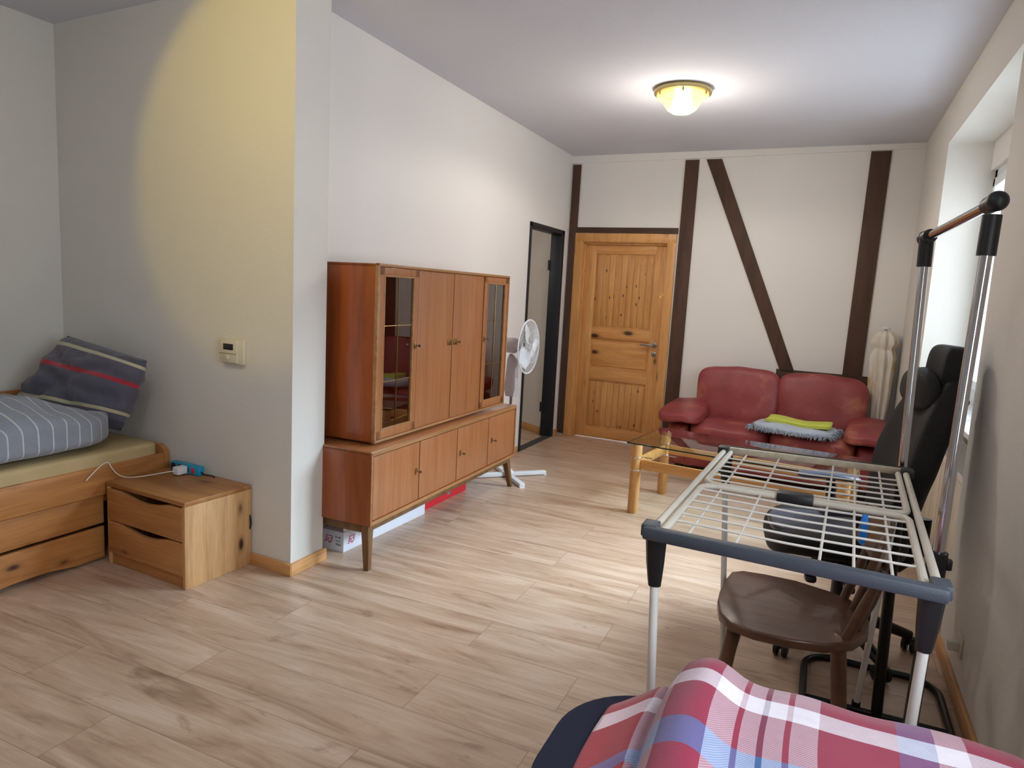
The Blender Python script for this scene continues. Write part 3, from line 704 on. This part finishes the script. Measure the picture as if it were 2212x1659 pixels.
q = MB(); q.tube(bez((-.0, -.045, 0), (-.03, -.09, 0), (-.08, -.16, -.022), (-.14, -.20, -.0235), 14) + bez((-.14, -.20, -.0235), (-.17, -.22, -.0235), (-.16, -.26, -.0), (-.185, -.27, .055), 10)[1:] + bez((-.185, -.27, .055), (-.20, -.275, .075), (-.165, -.34, .05), (-.160, -.40, -.0), 12)[1:], .0022, 8)
q.build('cable', 'cable_white', ch)

# thermostat
th = thing('thermostat', 'cream wall thermostat with small dark display on the left wall', 'thermostat', (-2.66, 2.583, 1.08), -.062)
q = MB(); q.box(-.078, .078, -.022, 0, -.062, .060, .004); q.box(-.074, .048, -.034, -.018, -.056, .056, .004); q.build('housing', 'thermo_plastic', th)
q = MB(); q.box(-.046, .022, -.036, -.033, .008, .038, .001); q.build('display', 'screen_dark', th)
q = MB(); q.box(-.074, .046, -.0352, -.034, -.012, -.009); q.build('groove', 'brass_trim', th)
q = MB(); q.lathe([(.011, 0), (.011, .005), (.009, .007)], 20, Matrix.Translation((-.016, -.034, -.03)) @ Matrix.Rotation(PI/2, 4, 'X')); q.build('button', 'thermo_plastic', th)

# ================================================================== CEILING LAMP
cl = thing('ceiling_lamp', 'lit round ceiling lamp with brass rim and yellow glass bowl', 'lamp', (-.985, 4.70, H), 0)
q = MB(); q.lathe([(.155, 0), (.178, -.003), (.185, -.018), (.182, -.034), (.168, -.038), (.155, -.034)], 48); q.build('rim', 'brass_trim', cl)
q = MB(); q.lathe([(.160, -.030), (.165, -.045), (.158, -.062), (.142, -.072), (.126, -.080), (.115, -.10), (.092, -.132), (.060, -.152), (.025, -.160), (.001, -.161)], 48); q.build('glass_shade', 'lit_shade', cl)
q = MB(); q.blob((.13, .13, .12), 2, 12, None, Matrix.Translation((0, 0, -.085))); q.build('bulb', 'lit_bulb', cl)
for k in range(3):
    a = -PI/2+(k-.9)*1.05+.1; M_ = Matrix.Translation((.164*math.cos(a), .164*math.sin(a), -.047))
    q = MB(); q.lathe([(.004, -.008), (.006, 0), (.003, .016)], 10, M_); q.build('clip', 'brass', cl)
cg = lamp('ceiling_lamp_glow', 'SPOT', (-.985, 4.70, H-.22), 25, (1.0, .93, .84), .06)
lamp('ceiling_lamp_spill', 'POINT', (-.985, 4.70, H-.42), 15, (1.0, .92, .82), .12)
cg.data.spot_size = math.radians(172); cg.data.spot_blend = .25

# ================================================================== SOFA
sofa = thing('leather_sofa', 'dark red two seat leather sofa against the timbered wall', 'sofa', (-.305, 6.08, 0), -.031)
q = MB(); q.box(-.74, .74, -.27, .47, .07, .31, .03, seg=3); q.build('base', 'oxblood_leather', sofa)
def puff(p):
    return p + Vector((0, 0, .006*noise.noise(p*7))) + wob(p, 5, .008)
for sx in (-1, 1):
    q = MB(); q.blob((.64, .66, .17), 5, 16, puff, Matrix.Translation((sx*.315, -.02, .365))); q.build('seat_cushion', 'oxblood_leather', sofa)
    def back(p, sx=sx):
        u = p.x/.34; w = p.z/.27
        crease = -.018*math.exp(-((u*sx*-1-.55-w*.2)/.08)**2)*0
        p = p + Vector((0, -.02*(1-u*u)*(1-w*w), .012*(1-u*u) if w > .5 else 0))
        if w < 0: p.x *= 1+.02*w
        return p + wob(p, 6, .012)
    q = MB(); q.blob((.70, .20, .50), 5.5, 22, back, Matrix.Translation((sx*.338, .30, .625)) @ Matrix.Rotation(-.20, 4, 'X') @ Matrix.Rotation(sx*.015, 4, 'Y'))
    q.build('back_cushion', 'oxblood_leather', sofa)
    q = MB(); q.blob((.19, .66, .36), 6, 12, lambda p: p, Matrix.Translation((sx*.725, .02, .24))); q.build('arm_body', 'oxblood_leather', sofa)
    def arm(p, sx=sx):
        t_ = (p.y+.33)/.66                        # 0 front .. 1 back
        p = Vector((p.x*(1.0-.12*t_), p.y, p.z*(.85+.25*t_)))
        p.z += .035*t_ - .05*max(0, -p.x*sx/.2-.2)
        return p + wob(p, 7, .008)
    q = MB(); q.blob((.37, .72, .13), 4, 18, arm, Matrix.Translation((sx*.715, -.055, .49)) @ Matrix.Rotation(sx*.10, 4, 'Y')); q.build('armrest', 'oxblood_leather', sofa)
q = MB(); q.box(-.66, .66, .36, .49, .3, .74, .03, seg=3); q.build('back_frame', 'oxblood_leather', sofa)
for sx in (-1, 1):
    for y in (-.22, .42):
        q = MB(); q.box(sx*.70-.03, sx*.70+.03, y-.03, y+.03, 0, .072, .004); q.build('foot', 'black_plastic', sofa)
# fleece cushion with fringe and folded lime cloth
cu = thing('seat_pad', 'pale grey fluffy fringed cushion lying on the sofa seat', 'cushion', (-.13, 5.885, .455), -.20)
q = MB(); q.blob((.60, .46, .075), 3.4, 20, lambda p: p + wob(p, 7, .012), Matrix.Translation((0, 0, .036))); pad = q.build('pad', 'fleece_grey', cu, angle=80)
q = MB(); rnd = random.Random(3)
for k in range(420):
    t_ = k/420*4; e = int(t_); s_ = t_-e; hx, hy = .285, .215
    x, y = [(-hx+2*hx*s_, -hy), (hx, -hy+2*hy*s_), (hx-2*hx*s_, hy), (-hx, hy-2*hy*s_)][e]
    o_ = Vector([(0, -1), (1, 0), (0, 1), (-1, 0)][e]).to_3d(); o_ += Vector((rnd.uniform(-.4, .4), rnd.uniform(-.4, .4), rnd.uniform(-.5, .2)))
    L = rnd.uniform(.025, .045); z = rnd.uniform(.012, .04)
    q.tube([(x, y, z), (x+o_.x*L*.6, y+o_.y*L*.6, z+.004), (x+o_.x*L, y+o_.y*L, max(.004, z-.02))], [.0035, .003, .001], 4)
f = q.build('fringe', 'fleece_fringe', cu)
q = MB()
def lime(lev):
    def fn(u, v): return Vector((-.235+.47*u+.006*math.sin(v*5), -.14+.25*v+.02*math.sin(u*6), .086+lev*.008+.010*math.sin(u*7+1)*(.5+v*.4)))
    return fn
for lev in range(3): q.grid(lime(lev), 24, 10)
o = q.build('folded_cloth', 'lime_cloth', solid=.0065); tag(solo(o, (-.10, 5.885, .449), (0, 0, -.14)), 'folded lime yellow cloth lying on the fluffy cushion', 'cloth')

# ================================================================== COFFEE TABLE
ct = thing('coffee_table', 'coffee table with clear glass top on round beech legs with chrome rings', 'table', (-.395, 4.745, 0), -.125)
q = MB(); q.box(-.69, .69, -.345, .345, .480, .490, .002); q.build('glass_top', 'table_glass', ct)
q = MB(); 
for a in ((-.691, .691, -.3465, -.345), (-.691, .691, .345, .3465), (-.6915, -.69, -.345, .345), (.69, .6915, -.345, .345)): q.box(a[0], a[1], a[2], a[3], .4805, .4895)
q.build('glass_edge', 'glass_edge', ct)
for sx in (-1, 1):
    for sy in (-1, 1):
        x, y = sx*.635, sy*.295
        q = MB(); q.lathe([(.034, 0), (.036, .004), (.036, .470), (.034, .473)], 24, Matrix.Translation((x, y, 0))); lg = q.build('leg', 'beech_leg', ct)
        for z in (.30, .385):
            q = MB(); q.lathe([(.0365, -.004), (.038, -.002), (.038, .002), (.0365, .004)], 24, Matrix.Translation((x, y, z))); q.tube([(x-sx*.03, y-sy*.03, z), (x-sx*.10, y-sy*.03, z)], .004, 8); q.build('chrome_ring', 'chrome', lg)
        q = MB(); q.lathe([(.030, .472), (.032, .476), (.030, .480)], 24, Matrix.Translation((x, y, 0))); q.build('suction_pad', 'chrome', lg)
for sy in (-1, 1):
    q = MB(); q.box(-.60, .60, sy*.295-.011, sy*.295+.011, .310, .375, .003); q.build('apron', 'beech', ct)
for sx in (-1, 1):
    q = MB(); q.box(sx*.635-.011, sx*.635+.011, -.262, .262, .310, .375, .003); q.build('apron', 'beech', ct)

# ================================================================== PARASOL IN THE CORNER
pa = thing('folded_parasol', 'closed white parasol with yellow brown stains leaning in the back corner', 'parasol', (.475, 6.475, 0), 0)
q = MB(); q.tube([(0, 0, 0), (-.01, -.015, 1.30)], .012, 10); q.build('pole', 'white_plastic', pa)
q = MB(); n = 40; prof = [(.035, .42), (.055, .50), (.062, .62), (.070, .75), (.075, .88), (.078, 1.0), (.082, 1.08), (.060, 1.14), (.085, 1.18), (.080, 1.24), (.035, 1.285)]
q.grid(lambda u, v: (lambda i, fr: Vector(((prof[i][0]*(1-fr)+prof[min(i+1, 10)][0]*fr)*(1+.22*math.sin(u*2*PI*8+v*3)+.1*noise.noise(Vector((u*9, v*6, 0))))*math.cos(u*2*PI)-.006, (prof[i][0]*(1-fr)+prof[min(i+1, 10)][0]*fr)*(1+.22*math.sin(u*2*PI*8+v*3))*math.sin(u*2*PI)*.85-.012, prof[i][1]*(1-fr)+prof[min(i+1, 10)][1]*fr)))(min(10, int(v*10)), v*10-min(10, int(v*10))), 96, 40)
q.build('canopy', 'parasol_cloth', pa, solid=.002, angle=80)
q = MB(); q.lathe([(.032, 0), (.034, .006), (.030, .012), (.012, .016), (.010, .03)], 20, Matrix.Translation((-.01, -.015, 1.30))); q.build('finial', 'white_plastic', pa)

# ================================================================== RADIATOR
ra = thing('radiator', 'cream radiator with slatted top grille below the window sill', 'radiator', (.685, 4.34, 0), 0)
q = MB(); q.box(-.02, .14, -.88, .88, .12, .675, .008); q.build('body', 'radiator_white', ra)
q = MB()
for k in range(8): q.box(-.026, -.019, -.86+k*.215, -.86+k*.215+.20, .14, .66, .003)
q.build('front_panels', 'radiator_white', ra)
q = MB(); q.box(-.03, .145, -.885, -.872, .66, .70, .003); q.box(-.03, .145, .872, .885, .66, .70, .003); q.box(-.03, -.022, -.88, .88, .665, .70, .002); q.box(.137, .145, -.88, .88, .665, .70, .002)
for k in range(90): q.box(-.022, .137, -.87+k*.0195, -.862+k*.0195, .685, .699)
q.build('grille', 'white_enamel', ra)
for y in (-.7, .7):
    q = MB(); q.box(.03, .09, y-.02, y+.02, 0, .125); q.build('bracket', 'radiator_white', ra)

# outlet on the right wall
ol = thing('wall_outlet', 'cream wall outlet low on the right wall with a plug in it', 'outlet', (W, 3.0, .20), 0)
q = MB(); q.box(-.008, 0, -.04, .04, -.04, .04, .003); q.build('cover_plate', 'thermo_plastic', ol)
q = MB(); q.box(-.045, -.006, -.018, .018, -.022, .014, .004); q.build('plug', 'thermo_plastic', ol)

# ================================================================== OFFICE CHAIR
oc = thing('office_chair', 'black high back swivel chair on five castors beside the window', 'chair', (.170, 3.22, 0), .16)
for k in range(5):
    a = math.radians(-66+72*k); c_, s_ = math.cos(a), math.sin(a)
    q = MB(); q.tube([(c_*r, s_*r, z) for r, z in ((.03, .135), (.10, .130), (.18, .112), (.26, .088), (.315, .072))], [.032, .029, .026, .023, .020], 12); lg = q.build('star_leg', 'black_metal', oc)
    q = MB(); M_ = Matrix.Translation((c_*.315, s_*.315, .035)) @ Matrix.Rotation(a+.9*k, 4, 'Z')
    for o_ in (-1, 1): q.lathe([(.026, -.010), (.034, -.007), (.034, .007), (.026, .010)], 20, M_ @ Matrix.Translation((0, o_*.017, 0)) @ Matrix.Rotation(PI/2, 4, 'X'))
    q.cbox((0, 0, .014), (.036, .05, .03), .006, M=M_); q.build('castor', 'black_plastic', lg)
q = MB(); q.lathe([(.045, .10), (.045, .16), (.030, .17), (.028, .30), (.018, .30), (.018, .40)], 20); q.build('gas_lift', 'black_plastic', oc)
q = MB(); q.box(-.12, .12, -.09, .09, .385, .42, .008)
q.tube([(-.02, -.08, .39), (-.03, -.30, .375)], .008, 8); q.blob((.04, .07, .03), 3, 6, None, Matrix.Translation((-.03, -.32, .375)))
q.tube([(-.12, -.05, .39), (-.16, -.23, .37)], .008, 8); q.blob((.045, .07, .03), 3, 6, None, Matrix.Translation((-.16, -.25, .37)))
q.build('tilt_mechanism', 'black_plastic', oc)
def seatf(p):
    p = p + Vector((0, 0, .022*(abs(p.y)/.26)**2.5))
    if p.x < -.15: p.z -= .03*((-.15-p.x)/.12)**2
    return p + wob(p, 5, .004)
q = MB(); q.blob((.52, .52, .11), 4, 18, seatf, Matrix.Translation((-.06, 0, .475))); q.build('seat', 'black_fabric', oc)
q = MB(); q.blob((.44, .34, .06), 3.5, 14, None, Matrix.Translation((-.09, 0, .513))); q.build('seat_insert', 'seat_fabric', oc)
def backf(p):
    t_ = p.z/.40                                     # -1..1
    p.x += .06*t_*t_*(.6 if t_ > 0 else 1) - .045*(abs(p.y)/.26)**2
    p.y *= 1.0-.34*max(0, t_-.1) - .46*max(0, -t_)
    return p
q = MB(); q.blob((.13, .53, .80), 4, 20, backf, Matrix.Translation((.220, 0, .82)) @ Matrix.Rotation(.22, 4, 'Y')); q.build('backrest', 'black_fabric', oc)
q = MB(); q.blob((.10, .24, .25), 5, 12, lambda p: p+Vector((-.02*(abs(p.y)/.12)**2, 0, 0)), Matrix.Translation((.315, .01, 1.20)) @ Matrix.Rotation(.08, 4, 'Y')); q.build('headrest', 'black_fabric', oc)
q = MB(); q.blob((.10, .40, .17), 2.6, 12, lambda p: p+wob(p, 9, .015), Matrix.Translation((.225, .03, 1.14))); q.build('neck_cushion', 'black_fabric', oc)
q = MB(); q.cbox((.305, .01, 1.115), (.115, .255, .022), .006, rot=rot_axis(.08, 'Y')); q.build('strap', 'black_plastic', oc)
q = MB(); q.tube([(.05, 0, .40), (.22, 0, .39), (.29, 0, .46), (.29, 0, .60)], .022, 10, flat=1.6); q.build('back_bracket', 'black_metal', oc)
for sy in (-1, 1):
    q = MB(); y = sy*.30; q.tube([(-.0, sy*.15, .40), (-.0, y, .41), (.0, y+sy*.01, .46), (-.02, y+sy*.01, .66)], [.020, .020, .026, .020], 10, flat=.7); ar = q.build('arm_post', 'black_plastic', oc)
    q = MB(); q.blob((.28, .095, .032), 3, 12, lambda p: p+Vector((0, 0, -.012*(p.x/.14)**2)), Matrix.Translation((-.03, y, .675))); q.build('arm_pad', 'seat_fabric', ar)

# ================================================================== WOODEN CHAIR
wc = thing('wooden_chair', 'dark brown wooden chair with spindle back under the drying rack', 'chair', (0, 2.43, 0), 0)
out = [(-.232, -.11), (-.236, -.03), (-.232, .10), (-.222, .19), (-.185, .225), (-.11, .235), (.0, .225), (.10, .20), (.175, .165), (.222, .09), (.232, .0), (.222, -.10), (.18, -.185), (.10, -.245), (.0, -.268), (-.10, -.268), (-.175, -.245), (-.215, -.19)]
q = MB(); q.prism([(a, c) for a, c in out], .032, .008, Matrix.Translation((0, 0, .422)), 3); q.build('seat', 'chair_wood', wc, angle=50)
for x, y, dx, dy in ((-.165, -.17, -.05, -.05), (-.16, .15, -.06, .06), (.14, -.17, .045, -.05), (.14, .12, .05, .08)):
    q = MB(); q.tube([(x, y, .424), (x+dx*.5, y+dy*.5, .21), (x+dx, y+dy, 0)], [.024, .023, .016], 12); q.build('leg', 'chair_wood', wc)
for i in range(5):
    y = -.175+i*.082; x = .135+.06*math.cos((i-2)/2*1.2)
    q = MB(); q.tube([(x, y*.98, .450), (x+.035, y*1.05, .56), (x+.062, y*1.15, .66)], [.014, .017, .012], 10); q.build('spindle', 'chair_wood', wc)
q = MB()
def board(side):
    def fn(u, v):
        y = -.235+.47*u; z = .645+.135*v - .012*math.sin(PI*u)*(1-v)*0 + .02*math.sin(PI*u)*v
        x = .235+.030*v - .045*(2*u-1)**2 + side*.010
        return Vector((x, y, z))
    return fn
q.grid(board(0), 20, 6); q.build('back_board', 'chair_wood', wc, solid=.02)

# ================================================================== CLOTHES RAIL
cr = thing('clothes_rail', 'tall clothes rail with chrome bar and black posts by the right wall', 'clothes rail', (.31, 2.40, 0), 0)
NT, NB, FT, FB = Vector((.044, -.30, 1.73)), Vector((.014, -.30, 0)), Vector((-.033, .27, 1.695)), Vector((.002, .27, 0))
def at_(T, Bm, z): return Bm + (T-Bm)*(z/T.z)
for T, Bm in ((NT, NB), (FT, FB)):
    q = MB(); q.tube([at_(T, Bm, .012), at_(T, Bm, .80)], .019, 14); q.build('lower_post', 'black_metal', cr)
    q = MB(); q.tube([at_(T, Bm, .78), at_(T, Bm, 1.66)], .0145, 14); up = q.build('chrome_post', 'chrome', cr)
    q = MB(); q.tube([at_(T, Bm, .755), at_(T, Bm, .82)], .025, 14); q.cbox(tuple(at_(T, Bm, .79)+Vector((.026, 0, 0))), (.02, .02, .03), .004); q.build('collar', 'black_plastic', cr)
    dv = (NT-FT).normalized()*(1 if T is NT else -1)
    q = MB(); q.tube([at_(T, Bm, 1.60), at_(T, Bm, 1.70)], .022, 14); q.tube([T-dv*.04, T+dv*.022], .022, 14); q.blob((.05, .05, .05), 2, 8, None, Matrix.Translation(T+dv*.02)); q.build('corner_joint', 'black_plastic', cr)
q = MB(); q.tube([NT-(NT-FT).normalized()*.02, FT+(NT-FT).normalized()*.02], .0135, 14); q.build('hanging_bar', 'chrome', cr)
q = MB(); xa, xb, ya, yb, r_ = -.245, .232, -.62, .63, .11
pts = arc((xb-r_, yb-r_), r_, 0, PI/2, 8, .014) + arc((xa+r_, yb-r_), r_, PI/2, PI, 8, .014) + arc((xa+r_, ya+r_), r_, PI, 1.5*PI, 8, .014) + arc((xb-r_, ya+r_), r_, 1.5*PI, 2*PI, 8, .014)
q.tube(pts, .0135, 10, closed=True); q.tube([(xa, -.30, .014), (xb, -.30, .014)], .0125, 10); q.tube([(xa, .27, .014), (xb, .27, .014)], .0125, 10); q.build('base_loop', 'black_metal', cr)

# ================================================================== DRYING RACK
dr_ = thing('drying_rack', 'white wire clothes drying rack with charcoal end bar in the foreground', 'drying rack', (0, 2.05, 0), 0)
ZR = .92
NLc, NRc, FLc, FRc = Vector((-.318, -.52, ZR)), Vector((.258, -.555, ZR)), Vector((-.284, .53, ZR)), Vector((.300, .56, ZR))
def R4(u, v, z=0): return NLc*(1-u)*(1-v)+NRc*u*(1-v)+FLc*(1-u)*v+FRc*u*v+Vector((0, 0, z))
def bar(a, c, w, h, bev, name, mat, par, dz=0):
    dv = c-a; L = dv.length; M_ = Matrix.Translation((a+c)/2+Vector((0, 0, dz))) @ Matrix.Rotation(math.atan2(dv.y, dv.x), 4, 'Z')
    q = MB(); q.cbox((0, 0, 0), (L, w, h), bev, M=M_); return q.build(name, mat, par)
bar(R4(-.02, 0), R4(1.02, 0), .030, .030, .007, 'end_bar', 'charcoal_plastic', dr_)
eb = bar(R4(0, 1), R4(1, 1), .022, .022, .004, 'end_bar', 'rusty_white', dr_)
bar(R4(0, 1.012), R4(1, 1.012), .006, .028, .002, 'end_cover', 'black_plastic', eb)
for u in (.0, 1.0):
    q = MB(); q.tube([R4(u*.985+.0075, .012), R4(u*.985+.0075, .99)], .0095, 10); q.build('side_tube', 'cream_enamel', dr_)
    for v in (0., 1.):
        q = MB(); c_ = R4(u, v); sgn = 1 if v < .5 else -1
        q.box(c_.x-.018, c_.x+.018, min(c_.y, c_.y+sgn*.05), max(c_.y, c_.y+sgn*.05), ZR-.012, ZR+.017, .004); q.build('corner_cap', 'charcoal_plastic' if v < .5 else 'black_plastic', dr_)
for v0, v1 in ((.03, .492), (.97, .508)):
    q = MB(); r_ = .045; u0, u1 = .045, .955; sg = 1 if v1 > v0 else -1
    ln = 1.05; pts = [R4(u0, v0, -.004), R4(u0, v1-sg*r_/ln, -.004)]
    for i in range(1, 7):
        a = PI/2*i/6; pts.append(R4(u0+(1-math.cos(a))*r_/.585, v1-sg*r_/ln*(1-math.sin(a)), -.004))
    for i in range(0, 7):
        a = PI/2*i/6; pts.append(R4(u1-(1-math.sin(PI/2-0)+ (1-math.cos(PI/2-a)))*r_/.585, v1-sg*r_/ln*(1-math.sin(PI/2-a)), -.004))
    pts.append(R4(u1, v0, -.004))
    q.tube(pts, .0095, 10); wing = q.build('wing_frame', 'cream_enamel', dr_)
    q = MB()
    for k in range(6):
        v = v1-sg*(.055+k*.062); q.tube([R4(u0+.006, v, -.002), R4(.5, v, -.006), R4(u1-.006, v, -.002)], .0030, 7)
    for u in (.135, .32, .62, .735, .86):
        q.tube([R4(u, v1-sg*.012, -.008), R4(u+.0, v0-sg*.02, -.008)], .0034, 7)
    q.build('wire_grid', 'wire_white', wing)
q = MB(); c_ = R4(.475, .5); q.cbox(tuple(c_+Vector((0, 0, -.004))), (.095, .052, .032), .006, rot=rot_axis(.0, 'Z')); q.build('centre_clip', 'black_plastic', dr_)
for (u, v, bx_, by_) in ((0, 0, -.262, -.50), (1, 0, .225, -.52), (0, 1, -.225, .62), (1, 1, .245, .63)):
    top = R4(u*.96+.02, .03+v*.94, -.02); bot = Vector((bx_, by_, .012))
    q = MB(); q.tube([top, bot], .0105, 10); lg = q.build('leg', 'white_enamel', dr_)
    dd = (bot-top).normalized()
    q = MB(); q.tube([top+Vector((0, 0, .02)), top+dd*.06, top+dd*.115], [.026, .021, .015], 8, flat=.75); q.build('leg_bracket', 'black_plastic', lg)
    q = MB(); q.tube([bot+Vector((0, 0, .03)), bot-Vector((0, 0, .012))], .015, 10); q.build('foot_cap', 'black_plastic', lg)
pg = MB(); M_ = Matrix.Translation(R4(.775, .40, -.03)) @ Matrix.Rotation(.1, 4, 'X')
pg.prism([(-.006, .045), (.006, .045), (.010, .02), (.009, -.01), (.006, -.035), (-.006, -.035), (-.009, -.01), (-.010, .02)], .012, .002, M_ @ Matrix.Rotation(PI/2, 4, 'X'))
o = pg.build('clothes_peg', 'peg_blue'); tag(o, 'blue clothes peg clipped on a wire of the drying rack', 'clothes peg'); o.location = (0, 2.05, 0)

# ================================================================== ARMCHAIR AND BLANKET IN FRONT
ac = thing('armchair', 'navy blue upholstered seat mostly hidden under the tartan blanket', 'armchair', (.10, .85, 0), 0)
def rr(x0, x1, y0, y1, r, n=8):
    P = []
    for (cx, cy, a) in ((x1-r, y1-r, 0), (x0+r, y1-r, PI/2), (x0+r, y0+r, PI), (x1-r, y0+r, 1.5*PI)):
        P += [(cx+r*math.cos(a+PI/2*i/n), cy+r*math.sin(a+PI/2*i/n)) for i in range(n+1)]
    return P
q = MB(); q.prism(rr(-.48, .47, .02, .48, .18, 12), .57, .05, Matrix.Translation((0, 0, .08)), 5); q.build('backrest', 'navy_fabric', ac, angle=60)
q = MB(); q.prism(rr(-.475, .47, -.45, .04, .08), .36, .04, Matrix.Translation((0, 0, .08)), 4); q.build('seat', 'navy_fabric', ac, angle=60)
for x in (-.38, .38):
    for y in (-.38, .38):
        q = MB(); q.lathe([(.018, 0), (.025, .085)], 12, Matrix.Translation((x, y, 0))); q.build('foot', 'black_plastic', ac)
# profile of the blanket over the backrest (y, z), far side first
prof = [(1.425, .34), (1.430, .48), (1.432, .60), (1.428, .665), (1.405, .692), (1.36, .702), (1.28, .702), (1.18, .700), (1.08, .698), (.98, .695), (.90, .68), (.84, .63), (.815, .55), (.80, .48), (.72, .462), (.60, .46)]
cum = [0]
for a, c in zip(prof, prof[1:]): cum.append(cum[-1]+math.hypot(c[0]-a[0], c[1]-a[1]))
TOT = cum[-1]
def pr(s):
    s = max(0, min(TOT-1e-6, s))
    for i in range(len(cum)-1):
        if s <= cum[i+1]:
            f_ = (s-cum[i])/(cum[i+1]-cum[i]); return prof[i][0]*(1-f_)+prof[i+1][0]*f_, prof[i][1]*(1-f_)+prof[i+1][1]*f_
XL, XR = -.31, .50
def blank(u, v):
    s = v*TOT; y, z = pr(s); xw = XL+(XR-XL)*u
    top = max(0, min(1, (z-.55)/.12))
    # the left end is a lower fold, then a gully, then the main sheet
    fold = 0
    if u < .13: fold = -.045*math.cos(min(1, u/.13)*PI/2)**.7 - .012
    gully = -.030*math.exp(-((u-.125)/.018)**2)
    hump = .030*math.exp(-((u-.21)/.06)**2) - .012*max(0, u-.4) - .05*max(0, u-.86)/.14
    rip = .008*noise.noise(Vector((u*6, v*5, 2))) + .012*math.sin(u*9+v*4)*math.exp(-((u-.3)/.3)**2)*.5
    z2 = z + (fold+gully+hump+rip)*top
    y2 = y + .012*noise.noise(Vector((u*7, v*2, 5))) - (.11*max(0, .125-u)/.125+.02*(u < .125))*top*(v < .5)
    xx = xw + .025*(1-v)*(u-.5)*0 + .01*noise.noise(Vector((v*6, u*2, 9)))
    if v < .3: y2 += .012*math.sin(u*22)*(1-v/.3)
    return Vector((xx, y2, z2))
def buv(u, v): return (.03+.92*u if u > .13 else .03+.92*u, v*TOT*.92)
q = MB(); q.grid(blank, 110, 110, buv); o = q.build('tartan_blanket', 'plaid_wool', solid=.006, angle=80)
tag(o, 'red pink white and blue tartan blanket draped over the navy armchair', 'blanket')
